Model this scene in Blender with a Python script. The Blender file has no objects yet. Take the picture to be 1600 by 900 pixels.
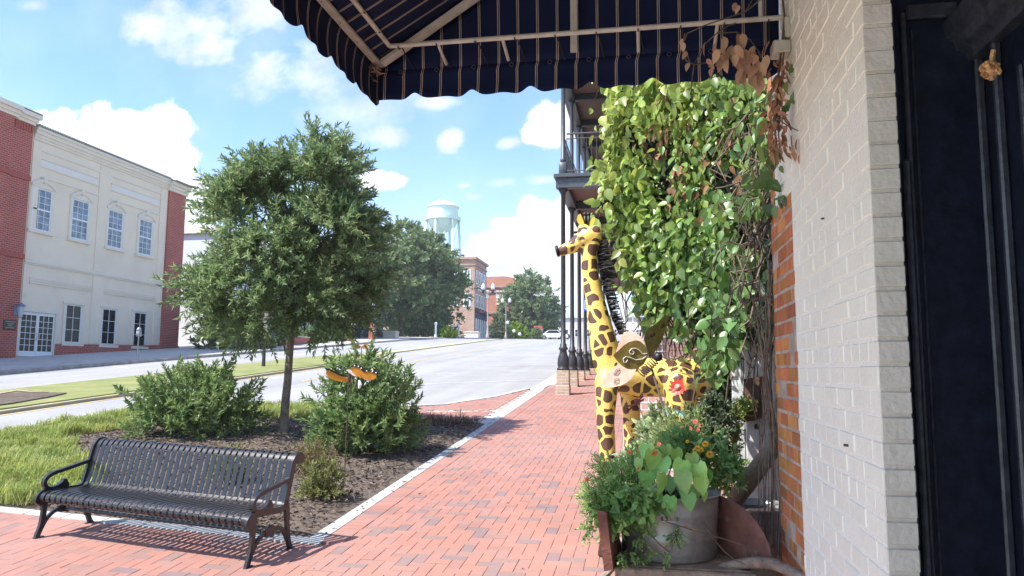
import bpy, bmesh, math, random
import numpy as np
from mathutils import Vector, Matrix, noise as mnoise
random.seed(7); RNG = np.random.default_rng(7)
sc = bpy.context.scene; col = sc.collection
rad = math.radians
# ------------------------------------------------------------------ camera, sky, sun, exposure
FPX = 1170.0; YAW = 10.171; PITCH = 6.292; ROLL = -0.37; EYE = 1.85
cam_d = bpy.data.cameras.new("camera"); cam = bpy.data.objects.new("camera", cam_d); col.objects.link(cam)
cam_d.sensor_fit = 'HORIZONTAL'; cam_d.sensor_width = 36.0; cam_d.lens = 36.0*FPX/1600.0
cam_d.clip_start = 0.05; cam_d.clip_end = 4000
CM = Matrix.Rotation(rad(YAW),4,'Z') @ Matrix.Rotation(rad(90+PITCH),4,'X') @ Matrix.Rotation(rad(-ROLL),4,'Z')
cam.matrix_world = Matrix.Translation((0,0,EYE)) @ CM
sc.camera = cam
SUN_TO = Vector((-0.45,-0.36,0.84)).normalized()
SUN_EL = math.asin(SUN_TO.z); SUN_AZ = math.atan2(SUN_TO.x, SUN_TO.y)
sd = bpy.data.lights.new("sun",'SUN'); so = bpy.data.objects.new("sun", sd); col.objects.link(so)
sd.energy = 2.35; sd.angle = rad(0.55); sd.color = (1.0,0.95,0.87)
so.rotation_euler = (-SUN_TO).to_track_quat('-Z','Y').to_euler(); so.location=(0,0,60)
sc.view_settings.view_transform='Standard'; sc.view_settings.look='None'
sc.view_settings.exposure = 2.02; sc.view_settings.gamma = 1.0
SKY_STRENGTH = 0.15

def C3(px,py):
    d = Vector(((px-800)/FPX, -(py-450)/FPX, -1.0)); return (CM.to_3x3() @ d)
def at(px,py,Y):          # the real point seen at (px,py) standing Y metres up the street
    d = C3(px,py); return Vector((0,0,EYE)) + d*(Y/d.y)
def atx(px,py,X):
    d = C3(px,py); return Vector((0,0,EYE)) + d*(X/d.x)

def build_world():
    w = bpy.data.worlds.new("World"); sc.world = w; w.use_nodes = True
    nt = w.node_tree; N = nt.nodes; L = nt.links; N.clear()
    out = N.new('ShaderNodeOutputWorld'); bg = N.new('ShaderNodeBackground'); L.new(bg.outputs[0], out.inputs[0])
    sky = N.new('ShaderNodeTexSky'); sky.sky_type='NISHITA'; sky.sun_disc=False
    sky.sun_elevation=SUN_EL; sky.sun_rotation=SUN_AZ % (2*math.pi); sky.altitude=200; sky.air_density=1.0; sky.dust_density=0.6; sky.ozone_density=2.2
    def M(op,a,b=None,c=None,clamp=False):
        n=N.new('ShaderNodeMath'); n.operation=op; n.use_clamp=clamp
        for i,v in enumerate((a,b,c)):
            if v is None: continue
            if isinstance(v,(int,float)): n.inputs[i].default_value=v
            else: L.new(v,n.inputs[i])
        return n.outputs[0]
    tc = N.new('ShaderNodeTexCoord'); sx=N.new('ShaderNodeSeparateXYZ'); L.new(tc.outputs['Generated'],sx.inputs[0])
    x,y,z = sx.outputs
    ys = M('MAXIMUM', y, 0.05)
    u = M('DIVIDE',x,ys); v = M('DIVIDE',z,ys)
    cmb=N.new('ShaderNodeCombineXYZ'); L.new(u,cmb.inputs[0]); L.new(v,cmb.inputs[1])
    def noise(scale,detail,rough,off=(0,0,0),stretch=(1,1,1)):
        mp=N.new('ShaderNodeMapping'); mp.inputs['Location'].default_value=off; mp.inputs['Scale'].default_value=stretch
        L.new(cmb.outputs[0],mp.inputs[0])
        n=N.new('ShaderNodeTexNoise'); n.inputs['Scale'].default_value=scale; n.inputs['Detail'].default_value=detail; n.inputs['Roughness'].default_value=rough
        L.new(mp.outputs[0],n.inputs['Vector']); return n.outputs['Fac'], n.outputs['Color']
    nf,nc = noise(16,6,0.6)
    nbig,_ = noise(6,4,0.55,(3,1,0))
    nw,_ = noise(9,7,0.68,(5,2,0),(1,1.3,1))
    nsh,_ = noise(11,5,0.6,(1.3,7,0))
    def blob(px,py,rx,ry,amp,hard,wn=None):
        d=C3(px,py); u0=d.x/d.y; v0=d.z/d.y
        k=1/FPX/math.cos(math.atan(abs(px-1012)/FPX))**1.0
        a=rx*k*1.05; b=ry*k*1.05
        du=M('DIVIDE',M('SUBTRACT',u,u0),a); dv=M('DIVIDE',M('SUBTRACT',v,v0),b)
        r=M('SQRT',M('ADD',M('MULTIPLY',du,du),M('MULTIPLY',dv,dv)))
        m=M('ADD',M('SUBTRACT',1.0,r),M('MULTIPLY',M('SUBTRACT',wn if wn else nf,0.5),amp))
        return M('MULTIPLY',m,hard,None,True)
    def union(bl):
        o=bl[0]
        for b in bl[1:]: o=M('MAXIMUM',o,b)
        return o
    cum = union([blob(*b) for b in [
        (95,218,42,42,1.7,7),(140,235,55,60,1.7,7),(190,222,38,48,1.6,7),(255,206,52,48,1.3,8),(225,235,70,60,1.6,7),(275,250,42,42,1.7,7),(250,280,62,60,1.6,4),
        (180,300,120,80,1.2,4),(60,200,24,24,1.8,6),(300,330,45,70,1.5,3),
        (828,325,22,22,1.5,7),(842,345,45,36,1.6,7),(800,366,42,34,1.6,6),(850,392,80,55,1.4,5),(765,390,50,32,1.6,4),(740,398,30,22,1.8,4),(915,360,70,75,1.5,5),(860,440,130,45,1.2,1.6),
        (862,196,42,40,1.5,5),(850,205,36,30,1.7,5),(885,190,40,40,1.6,5),
        (603,284,42,16,1.9,3.5),(585,278,24,14,1.9,3.5)]])
    wis = union([blob(*b,nw) for b in [
        (605,214,44,20,3.2,1.5),(703,221,22,22,3.0,1.6),(797,222,24,13,3.0,1.4),(742,308,26,9,3.4,1.0),(781,287,26,10,3.4,0.9),(850,281,30,10,3.2,1.2),(725,290,14,6,3,1.0),
        (300,35,120,60,3.6,1.1),(235,45,60,34,3.6,1.3),(325,75,60,45,3.8,1.2),(420,110,60,60,3.8,1.0),(480,115,90,60,3.6,1.0),(560,175,150,50,3.4,0.55),(690,160,60,16,3.2,1.0),
        (400,20,110,50,3.4,1.0),(55,10,40,14,3.4,0.8)]])
    wis = M('MULTIPLY',wis,0.8)
    horiz = M('MULTIPLY', M('SUBTRACT',1.0,M('MULTIPLY',v,3.1),None,True), 0.62)
    veil = M('MULTIPLY', M('MULTIPLY',M('SUBTRACT',nbig,0.38),1.0,None,True), 0.55)
    behind = M('MULTIPLY', M('LESS_THAN',y,0.05), 0.12)
    cover = M('MAXIMUM', M('MAXIMUM',cum,wis), M('MAXIMUM',M('MAXIMUM',horiz,veil),behind))
    # sky colour and cloud colour (in units of the Background strength)
    hs=N.new('ShaderNodeHueSaturation'); hs.inputs['Saturation'].default_value=1.2; hs.inputs['Value'].default_value=.58; hs.inputs['Hue'].default_value=.506
    L.new(sky.outputs[0],hs.inputs['Color'])
    shade = M('ADD', 1.75, M('MULTIPLY',M('SUBTRACT',nsh,0.45),3.2))
    shade = M('ADD', shade, M('MULTIPLY', cum, 0.35))
    cc=N.new('ShaderNodeCombineColor'); L.new(M('MULTIPLY',shade,0.965),cc.inputs[0]); L.new(shade,cc.inputs[1]); L.new(M('MULTIPLY',shade,1.05),cc.inputs[2])
    mx=N.new('ShaderNodeMix'); mx.data_type='RGBA'
    L.new(cover,mx.inputs['Factor']); L.new(hs.outputs[0],mx.inputs['A']); L.new(cc.outputs[0],mx.inputs['B'])
    L.new(mx.outputs['Result'],bg.inputs['Color']); bg.inputs['Strength'].default_value=SKY_STRENGTH
build_world()

# ------------------------------------------------------------------ materials
MATS={}
def mat(name, c=(.5,.5,.5), rough=.6, metal=0.0, var=0.0, vscale=8.0, bump=0.0, bscale=40.0, spec=.5, island=0.0, c2=None, detail=5, trans=0.0, stain=None):
    if name in MATS: return MATS[name]
    m=bpy.data.materials.new(name); m.use_nodes=True; nt=m.node_tree; N=nt.nodes; L=nt.links
    b=N['Principled BSDF']; b.inputs['Roughness'].default_value=rough; b.inputs['Metallic'].default_value=metal
    b.inputs['Specular IOR Level'].default_value=spec
    tc=N.new('ShaderNodeTexCoord'); cur=None
    base=N.new('ShaderNodeRGB'); base.outputs[0].default_value=(*c,1); cur=base.outputs[0]
    if var>0 or c2:
        n=N.new('ShaderNodeTexNoise'); n.inputs['Scale'].default_value=vscale; n.inputs['Detail'].default_value=detail; n.inputs['Roughness'].default_value=.62
        L.new(tc.outputs['Object'],n.inputs['Vector'])
        r=N.new('ShaderNodeMapRange'); r.inputs[1].default_value=.32; r.inputs[2].default_value=.68; L.new(n.outputs['Fac'],r.inputs[0])
        mx=N.new('ShaderNodeMix'); mx.data_type='RGBA'
        lo=tuple(max(0,q*(1-var)) for q in c); hi=c2 if c2 else tuple(q*(1+var) for q in c)
        mx.inputs['A'].default_value=(*(lo if not c2 else c),1); mx.inputs['B'].default_value=(*hi,1)
        L.new(r.outputs[0],mx.inputs['Factor']); cur=mx.outputs['Result']
    if stain:                      # (colour, scale, low, high)
        sc_,ss,a0,a1=stain
        n=N.new('ShaderNodeTexNoise'); n.inputs['Scale'].default_value=ss; n.inputs['Detail'].default_value=8; n.inputs['Roughness'].default_value=.7
        L.new(tc.outputs['Object'],n.inputs['Vector'])
        r=N.new('ShaderNodeMapRange'); r.inputs[1].default_value=a0; r.inputs[2].default_value=a1; L.new(n.outputs['Fac'],r.inputs[0])
        mx=N.new('ShaderNodeMix'); mx.data_type='RGBA'; L.new(r.outputs[0],mx.inputs['Factor']); L.new(cur,mx.inputs['A']); mx.inputs['B'].default_value=(*sc_,1); cur=mx.outputs['Result']
    if island>0:
        g=N.new('ShaderNodeNewGeometry'); hs=N.new('ShaderNodeHueSaturation')
        r=N.new('ShaderNodeMapRange'); r.inputs[3].default_value=1-island; r.inputs[4].default_value=1+island; L.new(g.outputs['Random Per Island'],r.inputs[0]); L.new(r.outputs[0],hs.inputs['Value'])
        w=N.new('ShaderNodeTexWhiteNoise'); w.noise_dimensions='1D'; L.new(g.outputs['Random Per Island'],w.inputs['W'])
        r2=N.new('ShaderNodeMapRange'); r2.inputs[3].default_value=.5-.03*min(1,island*2); r2.inputs[4].default_value=.5+.02*min(1,island*2); L.new(w.outputs['Value'],r2.inputs[0]); L.new(r2.outputs[0],hs.inputs['Hue'])
        L.new(cur,hs.inputs['Color']); cur=hs.outputs[0]
    L.new(cur,b.inputs['Base Color'])
    if bump>0:
        n=N.new('ShaderNodeTexNoise'); n.inputs['Scale'].default_value=bscale; n.inputs['Detail'].default_value=6; L.new(tc.outputs['Object'],n.inputs['Vector'])
        bp=N.new('ShaderNodeBump'); bp.inputs['Strength'].default_value=bump; bp.inputs['Distance'].default_value=.02; L.new(n.outputs['Fac'],bp.inputs['Height']); L.new(bp.outputs[0],b.inputs['Normal'])
    if trans>0:
        t=N.new('ShaderNodeBsdfTranslucent'); hs=N.new('ShaderNodeHueSaturation'); hs.inputs['Value'].default_value=1.5; hs.inputs['Hue'].default_value=.485; L.new(cur,hs.inputs['Color']); L.new(hs.outputs[0],t.inputs['Color'])
        ms=N.new('ShaderNodeMixShader'); ms.inputs[0].default_value=trans; L.new(b.outputs[0],ms.inputs[1]); L.new(t.outputs[0],ms.inputs[2]); L.new(ms.outputs[0],N['Material Output'].inputs['Surface'])
    MATS[name]=m; return m

def brick_mat(name, c1, c2, cm, axis='Y', bw=.203, bh=.0677, joint=.010, var=.25):
    # procedural running-bond brick for far walls; axis: the horizontal axis the wall runs along
    m=bpy.data.materials.new(name); m.use_nodes=True; nt=m.node_tree; N=nt.nodes; L=nt.links; b=N['Principled BSDF']; b.inputs['Roughness'].default_value=.85
    tc=N.new('ShaderNodeTexCoord'); s=N.new('ShaderNodeSeparateXYZ'); L.new(tc.outputs['Object'],s.inputs[0])
    g=N.new('ShaderNodeNewGeometry'); sn=N.new('ShaderNodeSeparateXYZ'); L.new(g.outputs['Normal'],sn.inputs[0])
    ab=N.new('ShaderNodeMath'); ab.operation='ABSOLUTE'; L.new(sn.outputs[0],ab.inputs[0])
    gt=N.new('ShaderNodeMath'); gt.operation='GREATER_THAN'; gt.inputs[1].default_value=.5; L.new(ab.outputs[0],gt.inputs[0])
    mf=N.new('ShaderNodeMix'); mf.data_type='FLOAT'; L.new(gt.outputs[0],mf.inputs['Factor']); L.new(s.outputs[0],mf.inputs['A']); L.new(s.outputs[1],mf.inputs['B'])
    c=N.new('ShaderNodeCombineXYZ'); L.new(mf.outputs['Result'],c.inputs[0]); L.new(s.outputs[2],c.inputs[1])
    t=N.new('ShaderNodeTexBrick'); L.new(c.outputs[0],t.inputs['Vector']); t.inputs['Scale'].default_value=1
    t.inputs['Brick Width'].default_value=bw; t.inputs['Row Height'].default_value=bh; t.inputs['Mortar Size'].default_value=joint; t.inputs['Mortar Smooth'].default_value=.2
    t.inputs['Color1'].default_value=(*c1,1); t.inputs['Color2'].default_value=(*c2,1); t.inputs['Mortar'].default_value=(*cm,1)
    n=N.new('ShaderNodeTexNoise'); n.inputs['Scale'].default_value=.9; n.inputs['Detail'].default_value=6; L.new(tc.outputs['Object'],n.inputs['Vector'])
    r=N.new('ShaderNodeMapRange'); r.inputs[3].default_value=1-var; r.inputs[4].default_value=1+var; L.new(n.outputs['Fac'],r.inputs[0])
    hs=N.new('ShaderNodeHueSaturation'); L.new(t.outputs['Color'],hs.inputs['Color']); L.new(r.outputs[0],hs.inputs['Value']); L.new(hs.outputs[0],b.inputs['Base Color'])
    bp=N.new('ShaderNodeBump'); bp.inputs['Strength'].default_value=.5; bp.inputs['Distance'].default_value=.01; bp.invert=True; L.new(t.outputs['Fac'],bp.inputs['Height']); L.new(bp.outputs[0],b.inputs['Normal'])
    return m

# ------------------------------------------------------------------ mesh helpers
class MB:
    def __init__(s): s.v=[]; s.f=[]; s.uv=None
    def add(s,vs,fs):
        o=len(s.v); s.v+= [tuple(p) for p in vs]; s.f+=[tuple(i+o for i in f) for f in fs]; return s
    def box(s,a,b,M=None):
        x0,y0,z0=[min(p,q) for p,q in zip(a,b)]; x1,y1,z1=[max(p,q) for p,q in zip(a,b)]
        vs=[(x0,y0,z0),(x1,y0,z0),(x1,y1,z0),(x0,y1,z0),(x0,y0,z1),(x1,y0,z1),(x1,y1,z1),(x0,y1,z1)]
        if M is not None: vs=[M@Vector(p) for p in vs]
        return s.add(vs,[(0,3,2,1),(4,5,6,7),(0,1,5,4),(1,2,6,5),(2,3,7,6),(3,0,4,7)])
    def bbox(s,a,b,e=.01,M=None):      # box with chamfered edges on every side
        x0,y0,z0=[min(p,q) for p,q in zip(a,b)]; x1,y1,z1=[max(p,q) for p,q in zip(a,b)]
        e=min(e,(x1-x0)*.45,(y1-y0)*.45,(z1-z0)*.45)
        bm=bmesh.new(); r=bmesh.ops.create_cube(bm,size=1.0)
        for v in bm.verts: v.co=Vector(((x0+x1)/2+v.co.x*(x1-x0),(y0+y1)/2+v.co.y*(y1-y0),(z0+z1)/2+v.co.z*(z1-z0)))
        bmesh.ops.bevel(bm,geom=list(bm.edges),offset=e,segments=1,affect='EDGES')
        bm.verts.index_update(); vs=[v.co.copy() for v in bm.verts]
        if M is not None: vs=[M@p for p in vs]
        s.add(vs,[tuple(v.index for v in f.verts) for f in bm.faces]); bm.free(); return s
    def tube(s,pts,r,n=8,cap=True):
        pts=[Vector(p) for p in pts]; rs=r if hasattr(r,'__len__') else [r]*len(pts)
        o=len(s.v); up=None
        for i,p in enumerate(pts):
            t=(pts[min(i+1,len(pts)-1)]-pts[max(i-1,0)]); t=t.normalized() if t.length>1e-9 else Vector((0,0,1))
            if up is None: up=Vector((0,0,1)) if abs(t.z)<.9 else Vector((1,0,0))
            a=t.cross(up); 
            if a.length<1e-6: a=t.cross(Vector((1,.3,0)))
            a.normalize(); b=a.cross(t); up=b
            for k in range(n):
                q=2*math.pi*k/n; s.v.append(tuple(p+(a*math.cos(q)+b*math.sin(q))*rs[i]))
        for i in range(len(pts)-1):
            for k in range(n):
                a0=o+i*n+k; a1=o+i*n+(k+1)%n; s.f.append((a0,a1,a1+n,a0+n))
        if cap:
            s.f.append(tuple(o+k for k in range(n))); s.f.append(tuple(o+(len(pts)-1)*n+k for k in reversed(range(n))))
        return s
    def lathe(s,prof,c=(0,0,0),n=16):
        o=len(s.v)
        for (r,z) in prof:
            for k in range(n):
                q=2*math.pi*k/n; s.v.append((c[0]+r*math.cos(q),c[1]+r*math.sin(q),c[2]+z))
        for i in range(len(prof)-1):
            for k in range(n):
                a0=o+i*n+k; a1=o+i*n+(k+1)%n; s.f.append((a0,a1,a1+n,a0+n))
        s.f.append(tuple(o+k for k in reversed(range(n)))); s.f.append(tuple(o+(len(prof)-1)*n+k for k in range(n)))
        return s
    def ball(s,c,r,n=10,m=7,M=None):
        rx,ry,rz=(r,r,r) if not hasattr(r,'__len__') else r
        o=len(s.v); 
        def put(p):
            p=Vector(p); 
            if M is not None: p=M@p
            s.v.append(tuple(p+Vector(c)))
        put((0,0,-rz))
        for i in range(1,m):
            a=-math.pi/2+math.pi*i/m
            for k in range(n):
                q=2*math.pi*k/n; put((rx*math.cos(a)*math.cos(q),ry*math.cos(a)*math.sin(q),rz*math.sin(a)))
        put((0,0,rz)); top=len(s.v)-1
        for k in range(n): s.f.append((o,o+1+(k+1)%n,o+1+k)); s.f.append((top,top-n+k,top-n+(k+1)%n))
        for i in range(m-2):
            for k in range(n):
                a0=o+1+i*n+k; a1=o+1+i*n+(k+1)%n; s.f.append((a0,a1,a1+n,a0+n))
        return s
    def prism(s,poly,d0,d1,fn):
        # poly: 2-D outline; fn(a,b,d)->3-D point; extruded from d0 to d1
        n=len(poly); vs=[fn(a,b,d0) for a,b in poly]+[fn(a,b,d1) for a,b in poly]
        return s.add(vs,[tuple(range(n)),tuple(reversed(range(n,2*n)))]+[(i,i+n,(i+1)%n+n,(i+1)%n) for i in range(n)])
    def ribbon(s,pts,w,x0,x1):
        # flat bar of in-plane width w following pts (y,z), from x0 to x1
        n=len(pts); L=[];R=[]
        ws=w if hasattr(w,'__len__') else [w]*n
        for i,(a,b) in enumerate(pts):
            p0=pts[max(i-1,0)]; p1=pts[min(i+1,n-1)]; t=Vector((p1[0]-p0[0],p1[1]-p0[1])); t.normalize()
            nx,ny=-t.y*ws[i]/2,t.x*ws[i]/2; L.append((a+nx,b+ny)); R.append((a-nx,b-ny))
        vs=[(x0,*p) for p in L]+[(x0,*p) for p in R]+[(x1,*p) for p in L]+[(x1,*p) for p in R]; fs=[]
        for i in range(n-1):
            fs+=[(i,i+1,n+i+1,n+i),(2*n+i,3*n+i,3*n+i+1,2*n+i+1),(i,2*n+i,2*n+i+1,i+1),(n+i,n+i+1,3*n+i+1,3*n+i)]
        fs+=[(0,n,3*n,2*n),(n-1,3*n-1,4*n-1,2*n-1)]
        return s.add(vs,fs)
    def build(s,name,m,parent=None,smooth=False,M=None,fix=True):
        me=bpy.data.meshes.new(name); me.from_pydata(s.v,[],s.f); me.update()
        if fix:
            bm=bmesh.new(); bm.from_mesh(me); bmesh.ops.recalc_face_normals(bm,faces=bm.faces); bm.to_mesh(me); bm.free()
        if smooth: me.polygons.foreach_set('use_smooth',[True]*len(me.polygons))
        if m: me.materials.append(m)
        o=bpy.data.objects.new(name,me); col.objects.link(o)
        if M is not None: o.matrix_world=M
        attach(o,parent)
        return o
LOCAL=set()
def attach(o,parent):
    if parent is None: return
    o.parent=parent
    if parent.type=='EMPTY' and parent.name not in LOCAL: o.matrix_parent_inverse=parent.matrix_basis.inverted()
def np_obj(name,V,F,m,parent=None,smooth=False):
    V=np.asarray(V,np.float32); F=np.asarray(F,np.int32); me=bpy.data.meshes.new(name)
    me.vertices.add(len(V)); me.vertices.foreach_set('co',V.ravel())
    k=F.shape[1]; me.loops.add(F.size); me.loops.foreach_set('vertex_index',F.ravel())
    me.polygons.add(len(F)); me.polygons.foreach_set('loop_start',np.arange(0,F.size,k,dtype=np.int32)); 
    me.polygons.foreach_set('use_smooth',[bool(smooth)]*len(F))
    me.update(calc_edges=True); me.validate()
    if m: me.materials.append(m)
    o=bpy.data.objects.new(name,me); col.objects.link(o)
    attach(o,parent)
    return o
def tag(o,label,cat,group=None):
    o['label']=label; o['category']=cat
    if group: o['group']=group
    return o
def thing(name,label,cat,loc=(0,0,0),group=None,rz=0.0,local=False):
    o=bpy.data.objects.new(name,None); col.objects.link(o); o.location=loc; o.rotation_euler=(0,0,rz); o.empty_display_size=.2
    o.matrix_basis=Matrix.Translation(loc)@Matrix.Rotation(rz,4,'Z')
    if local: LOCAL.add(o.name)
    return tag(o,label,cat,group)
def inv(parent): return parent.matrix_basis.inverted()
def struct(o): o['kind']='structure'; return o
def stuff(o): o['kind']='stuff'; return o
def copy_tree(o,parent=None):
    c=o.copy(); col.objects.link(c)
    if parent: c.parent=parent
    for ch in o.children: copy_tree(ch,c)
    return c

# ------------------------------------------------------------------ ground shape: a street climbing at 6.7 % to a crest about 70 m away
def gy(Y):
    if Y<66: return .067*Y
    if Y<80: t=Y-66; return .067*66+.067*t-.025*t*t/28
    b=.067*66+.067*14-.025*7
    if Y<180: return b+.042*(Y-80)
    b+=4.2
    if Y<280: t=Y-180; return b+.042*t-.042*t*t/200
    return b+2.1
def gz(X,Y): return gy(Y)+.012*min(30,max(0,-2.83-X))
def sheet(name,rows,m,off=0.0,nx=2,skirt=.3,rough=0.0,fn=None,parent=None):
    # rows: (Y, x_left, x_right); a draped slab with its sides closed downwards
    b=MB(); n=nx+1
    for (Y,xl,xr) in rows:
        for i in range(n):
            X=xl+(xr-xl)*i/nx; z=gz(X,Y)+off
            if rough: z+=rough*(mnoise.noise((X*1.3,Y*1.3,3.1))+.5*mnoise.noise((X*5,Y*5,1.7)))
            b.v.append((X,Y,z))
    for j in range(len(rows)-1):
        for i in range(nx): a=j*n+i; b.f.append((a,a+1,a+1+n,a+n))
    if skirt:
        ring=[i for i in range(n)]+[j*n+nx for j in range(1,len(rows))]+[(len(rows)-1)*n+i for i in reversed(range(nx))]+[j*n for j in reversed(range(1,len(rows)-1))]
        o=len(b.v); b.v+=[(b.v[i][0],b.v[i][1],b.v[i][2]-skirt) for i in ring]
        k=len(ring)
        for i in range(k): b.f.append((ring[i],o+i,o+(i+1)%k,ring[(i+1)%k]))
    return b.build(name,m,parent)
def yrange(a,b,step): 
    n=max(1,int(math.ceil((b-a)/step))); return [a+(b-a)*i/n for i in range(n+1)]
def rect(a,b,xl,xr,step=4): return [(y,xl,xr) for y in yrange(a,b,step)]

M_dirt=mat('dry_ground',(.24,.22,.185),.95,var=.3,vscale=.25,bump=.3,bscale=3)
struct(sheet('ground',[(y,-700,500) for y in [-60,-30,-10,0,10,20,30,40,50,60,66,70,74,78,82,90,110,140,180,200,220,240,260,280,400,700,1500]],M_dirt,-.34,40,skirt=0))

def asphalt():
    m=mat('asphalt',(.30,.30,.30),.9,var=.10,vscale=.35,bump=.35,bscale=60,detail=8)
    nt=m.node_tree; N=nt.nodes; L=nt.links; b=N['Principled BSDF']
    src=b.inputs['Base Color'].links[0].from_socket
    tc=N.new('ShaderNodeTexCoord')
    n=N.new('ShaderNodeTexNoise'); n.inputs['Scale'].default_value=140; n.inputs['Detail'].default_value=2; L.new(tc.outputs['Object'],n.inputs['Vector'])
    r=N.new('ShaderNodeMapRange'); r.inputs[1].default_value=.3; r.inputs[2].default_value=.7; r.inputs[3].default_value=.78; r.inputs[4].default_value=1.22; L.new(n.outputs['Fac'],r.inputs[0])
    # streaks along the traffic direction
    mp=N.new('ShaderNodeMapping'); mp.inputs['Scale'].default_value=(1.1,.05,1); L.new(tc.outputs['Object'],mp.inputs[0])
    n2=N.new('ShaderNodeTexNoise'); n2.inputs['Scale'].default_value=1.0; n2.inputs['Detail'].default_value=4; L.new(mp.outputs[0],n2.inputs['Vector'])
    r2=N.new('ShaderNodeMapRange'); r2.inputs[1].default_value=.3; r2.inputs[2].default_value=.7; r2.inputs[3].default_value=.88; r2.inputs[4].default_value=1.1; L.new(n2.outputs['Fac'],r2.inputs[0])
    mu=N.new('ShaderNodeMath'); mu.operation='MULTIPLY'; L.new(r.outputs[0],mu.inputs[0]); L.new(r2.outputs[0],mu.inputs[1])
    hs=N.new('ShaderNodeHueSaturation'); L.new(src,hs.inputs['Color']); L.new(mu.outputs[0],hs.inputs['Value']); L.new(hs.outputs[0],b.inputs['Base Color'])
    return m
struct(sheet('road',rect(-30,60,-21.4,-2.7,3)+rect(60,110,-21.4,-2.7,2)[1:]+rect(110,185,-21.4,-2.7,8)[1:],asphalt(),-.10,10,skirt=.1))
struct(sheet('cross_road',[(100,-120,60),(108,-120,60)],MATS['asphalt'],-.20,30,skirt=.05))
M_conc=mat('concrete',(.44,.43,.39),.88,var=.16,vscale=2.2,bump=.15,bscale=60,stain=((.30,.28,.24),3.0,.55,.75))
M_concw=mat('pale_concrete',(.40,.41,.39),.85,var=.15,vscale=5,bump=.25,bscale=70,stain=((.22,.22,.20),6.0,.54,.74))
M_kerb=mat('kerb_concrete',(.33,.31,.28),.9,var=.25,vscale=3,bump=.2,bscale=50)
# far pavement with kerb, near pavement, gutter
struct(sheet('far_pavement',rect(-20,72,-29,-21.75,3)+rect(72,98,-29,-21.75,3)[1:],M_conc,.03,6,.2))
struct(sheet('far_kerb',rect(-20,98,-21.75,-21.4,3),M_kerb,.024,1,.2))
M_lawn=mat('mown_grass',(.15,.19,.055),.95,var=.35,vscale=1.2,bump=.5,bscale=40,c2=(.27,.26,.10))
struct(sheet('median_lawn',[(-12,-16.1,-13.0),(-5,-16.2,-12.95)]+rect(0,34,-16.2,-12.95,2)+[(36,-15.9,-13.2),(38,-15.2,-13.8)],M_lawn,.0,4,.14,rough=.012))
struct(sheet('median_kerb',[(-12.2,-16.3,-12.85)]+rect(-11,34,-16.34,-12.81,2)+[(36,-16.05,-13.05),(38.3,-15.35,-13.65)],mat('worn_kerb',(.40,.36,.25),.9,var=.2,vscale=1.5,stain=((.5,.40,.16),.6,.5,.6)),-.03,4,.1))
struct(sheet('median_strip',rect(38.3,74,-15.0,-14.2,2),MATS['worn_kerb'],-.04,2,.1))
M_mulch=mat('bark_mulch',(.055,.040,.031),.95,var=.5,vscale=14,bump=.8,bscale=30,c2=(.15,.115,.088))
struct(sheet('median_mulch',[(8,-15.5,-14.5),(10,-15.9,-13.6),(12,-15.95,-13.4),(14,-15.9,-13.35),(15.3,-15.6,-13.6),(16.2,-14.9,-13.9)],M_mulch,.03,4,.03))
M_base=mat('paver_sand',(.15,.095,.08),.95,var=.3,vscale=6)
struct(sheet('paver_bed',[(2,-9,3),(5.9,-9,3),(6.0,-2.8,3)]+rect(7,52,-2.8,2.2,3),M_base,-.018,4,.2))
struct(sheet('gutter',rect(20.3,66,-3.25,-2.72,2),M_conc,-.085,1,.1))
struct(sheet('kerb_strip',[(y,-2.855,-2.72) for y in [6.16]+yrange(7,20.2,1)],M_concw,.006,1,.2))
struct(sheet('street_kerb',[(y,-2.78,-2.60) for y in yrange(21.5,66,2)],M_concw,.008,1,.2))
b=MB()
for (p,q) in (((-2.70,6.02),(-6.3,6.42)),((-6.3,6.42),(-10.2,6.8))):
    n=8
    for i in range(n):
        t0,t1=i/n,(i+1)/n-.004
        P=[]
        for t,w in ((t0,0),(t1,0),(t1,.15),(t0,.15)):
            X=p[0]+(q[0]-p[0])*t; Y=p[1]+(q[1]-p[1])*t+w; P.append((X,Y,gz(X,Y)+.007))
        b.add(P+[(x,y,z-.2) for x,y,z in P],[(0,1,2,3),(0,4,5,1),(1,5,6,2),(2,6,7,3),(3,7,4,0)])
struct(b.build('bed_edging',M_concw))

struct(sheet('near_pavement',rect(-28,1.9,-9,1.0,3),M_conc,-.012,3,.2))
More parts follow.
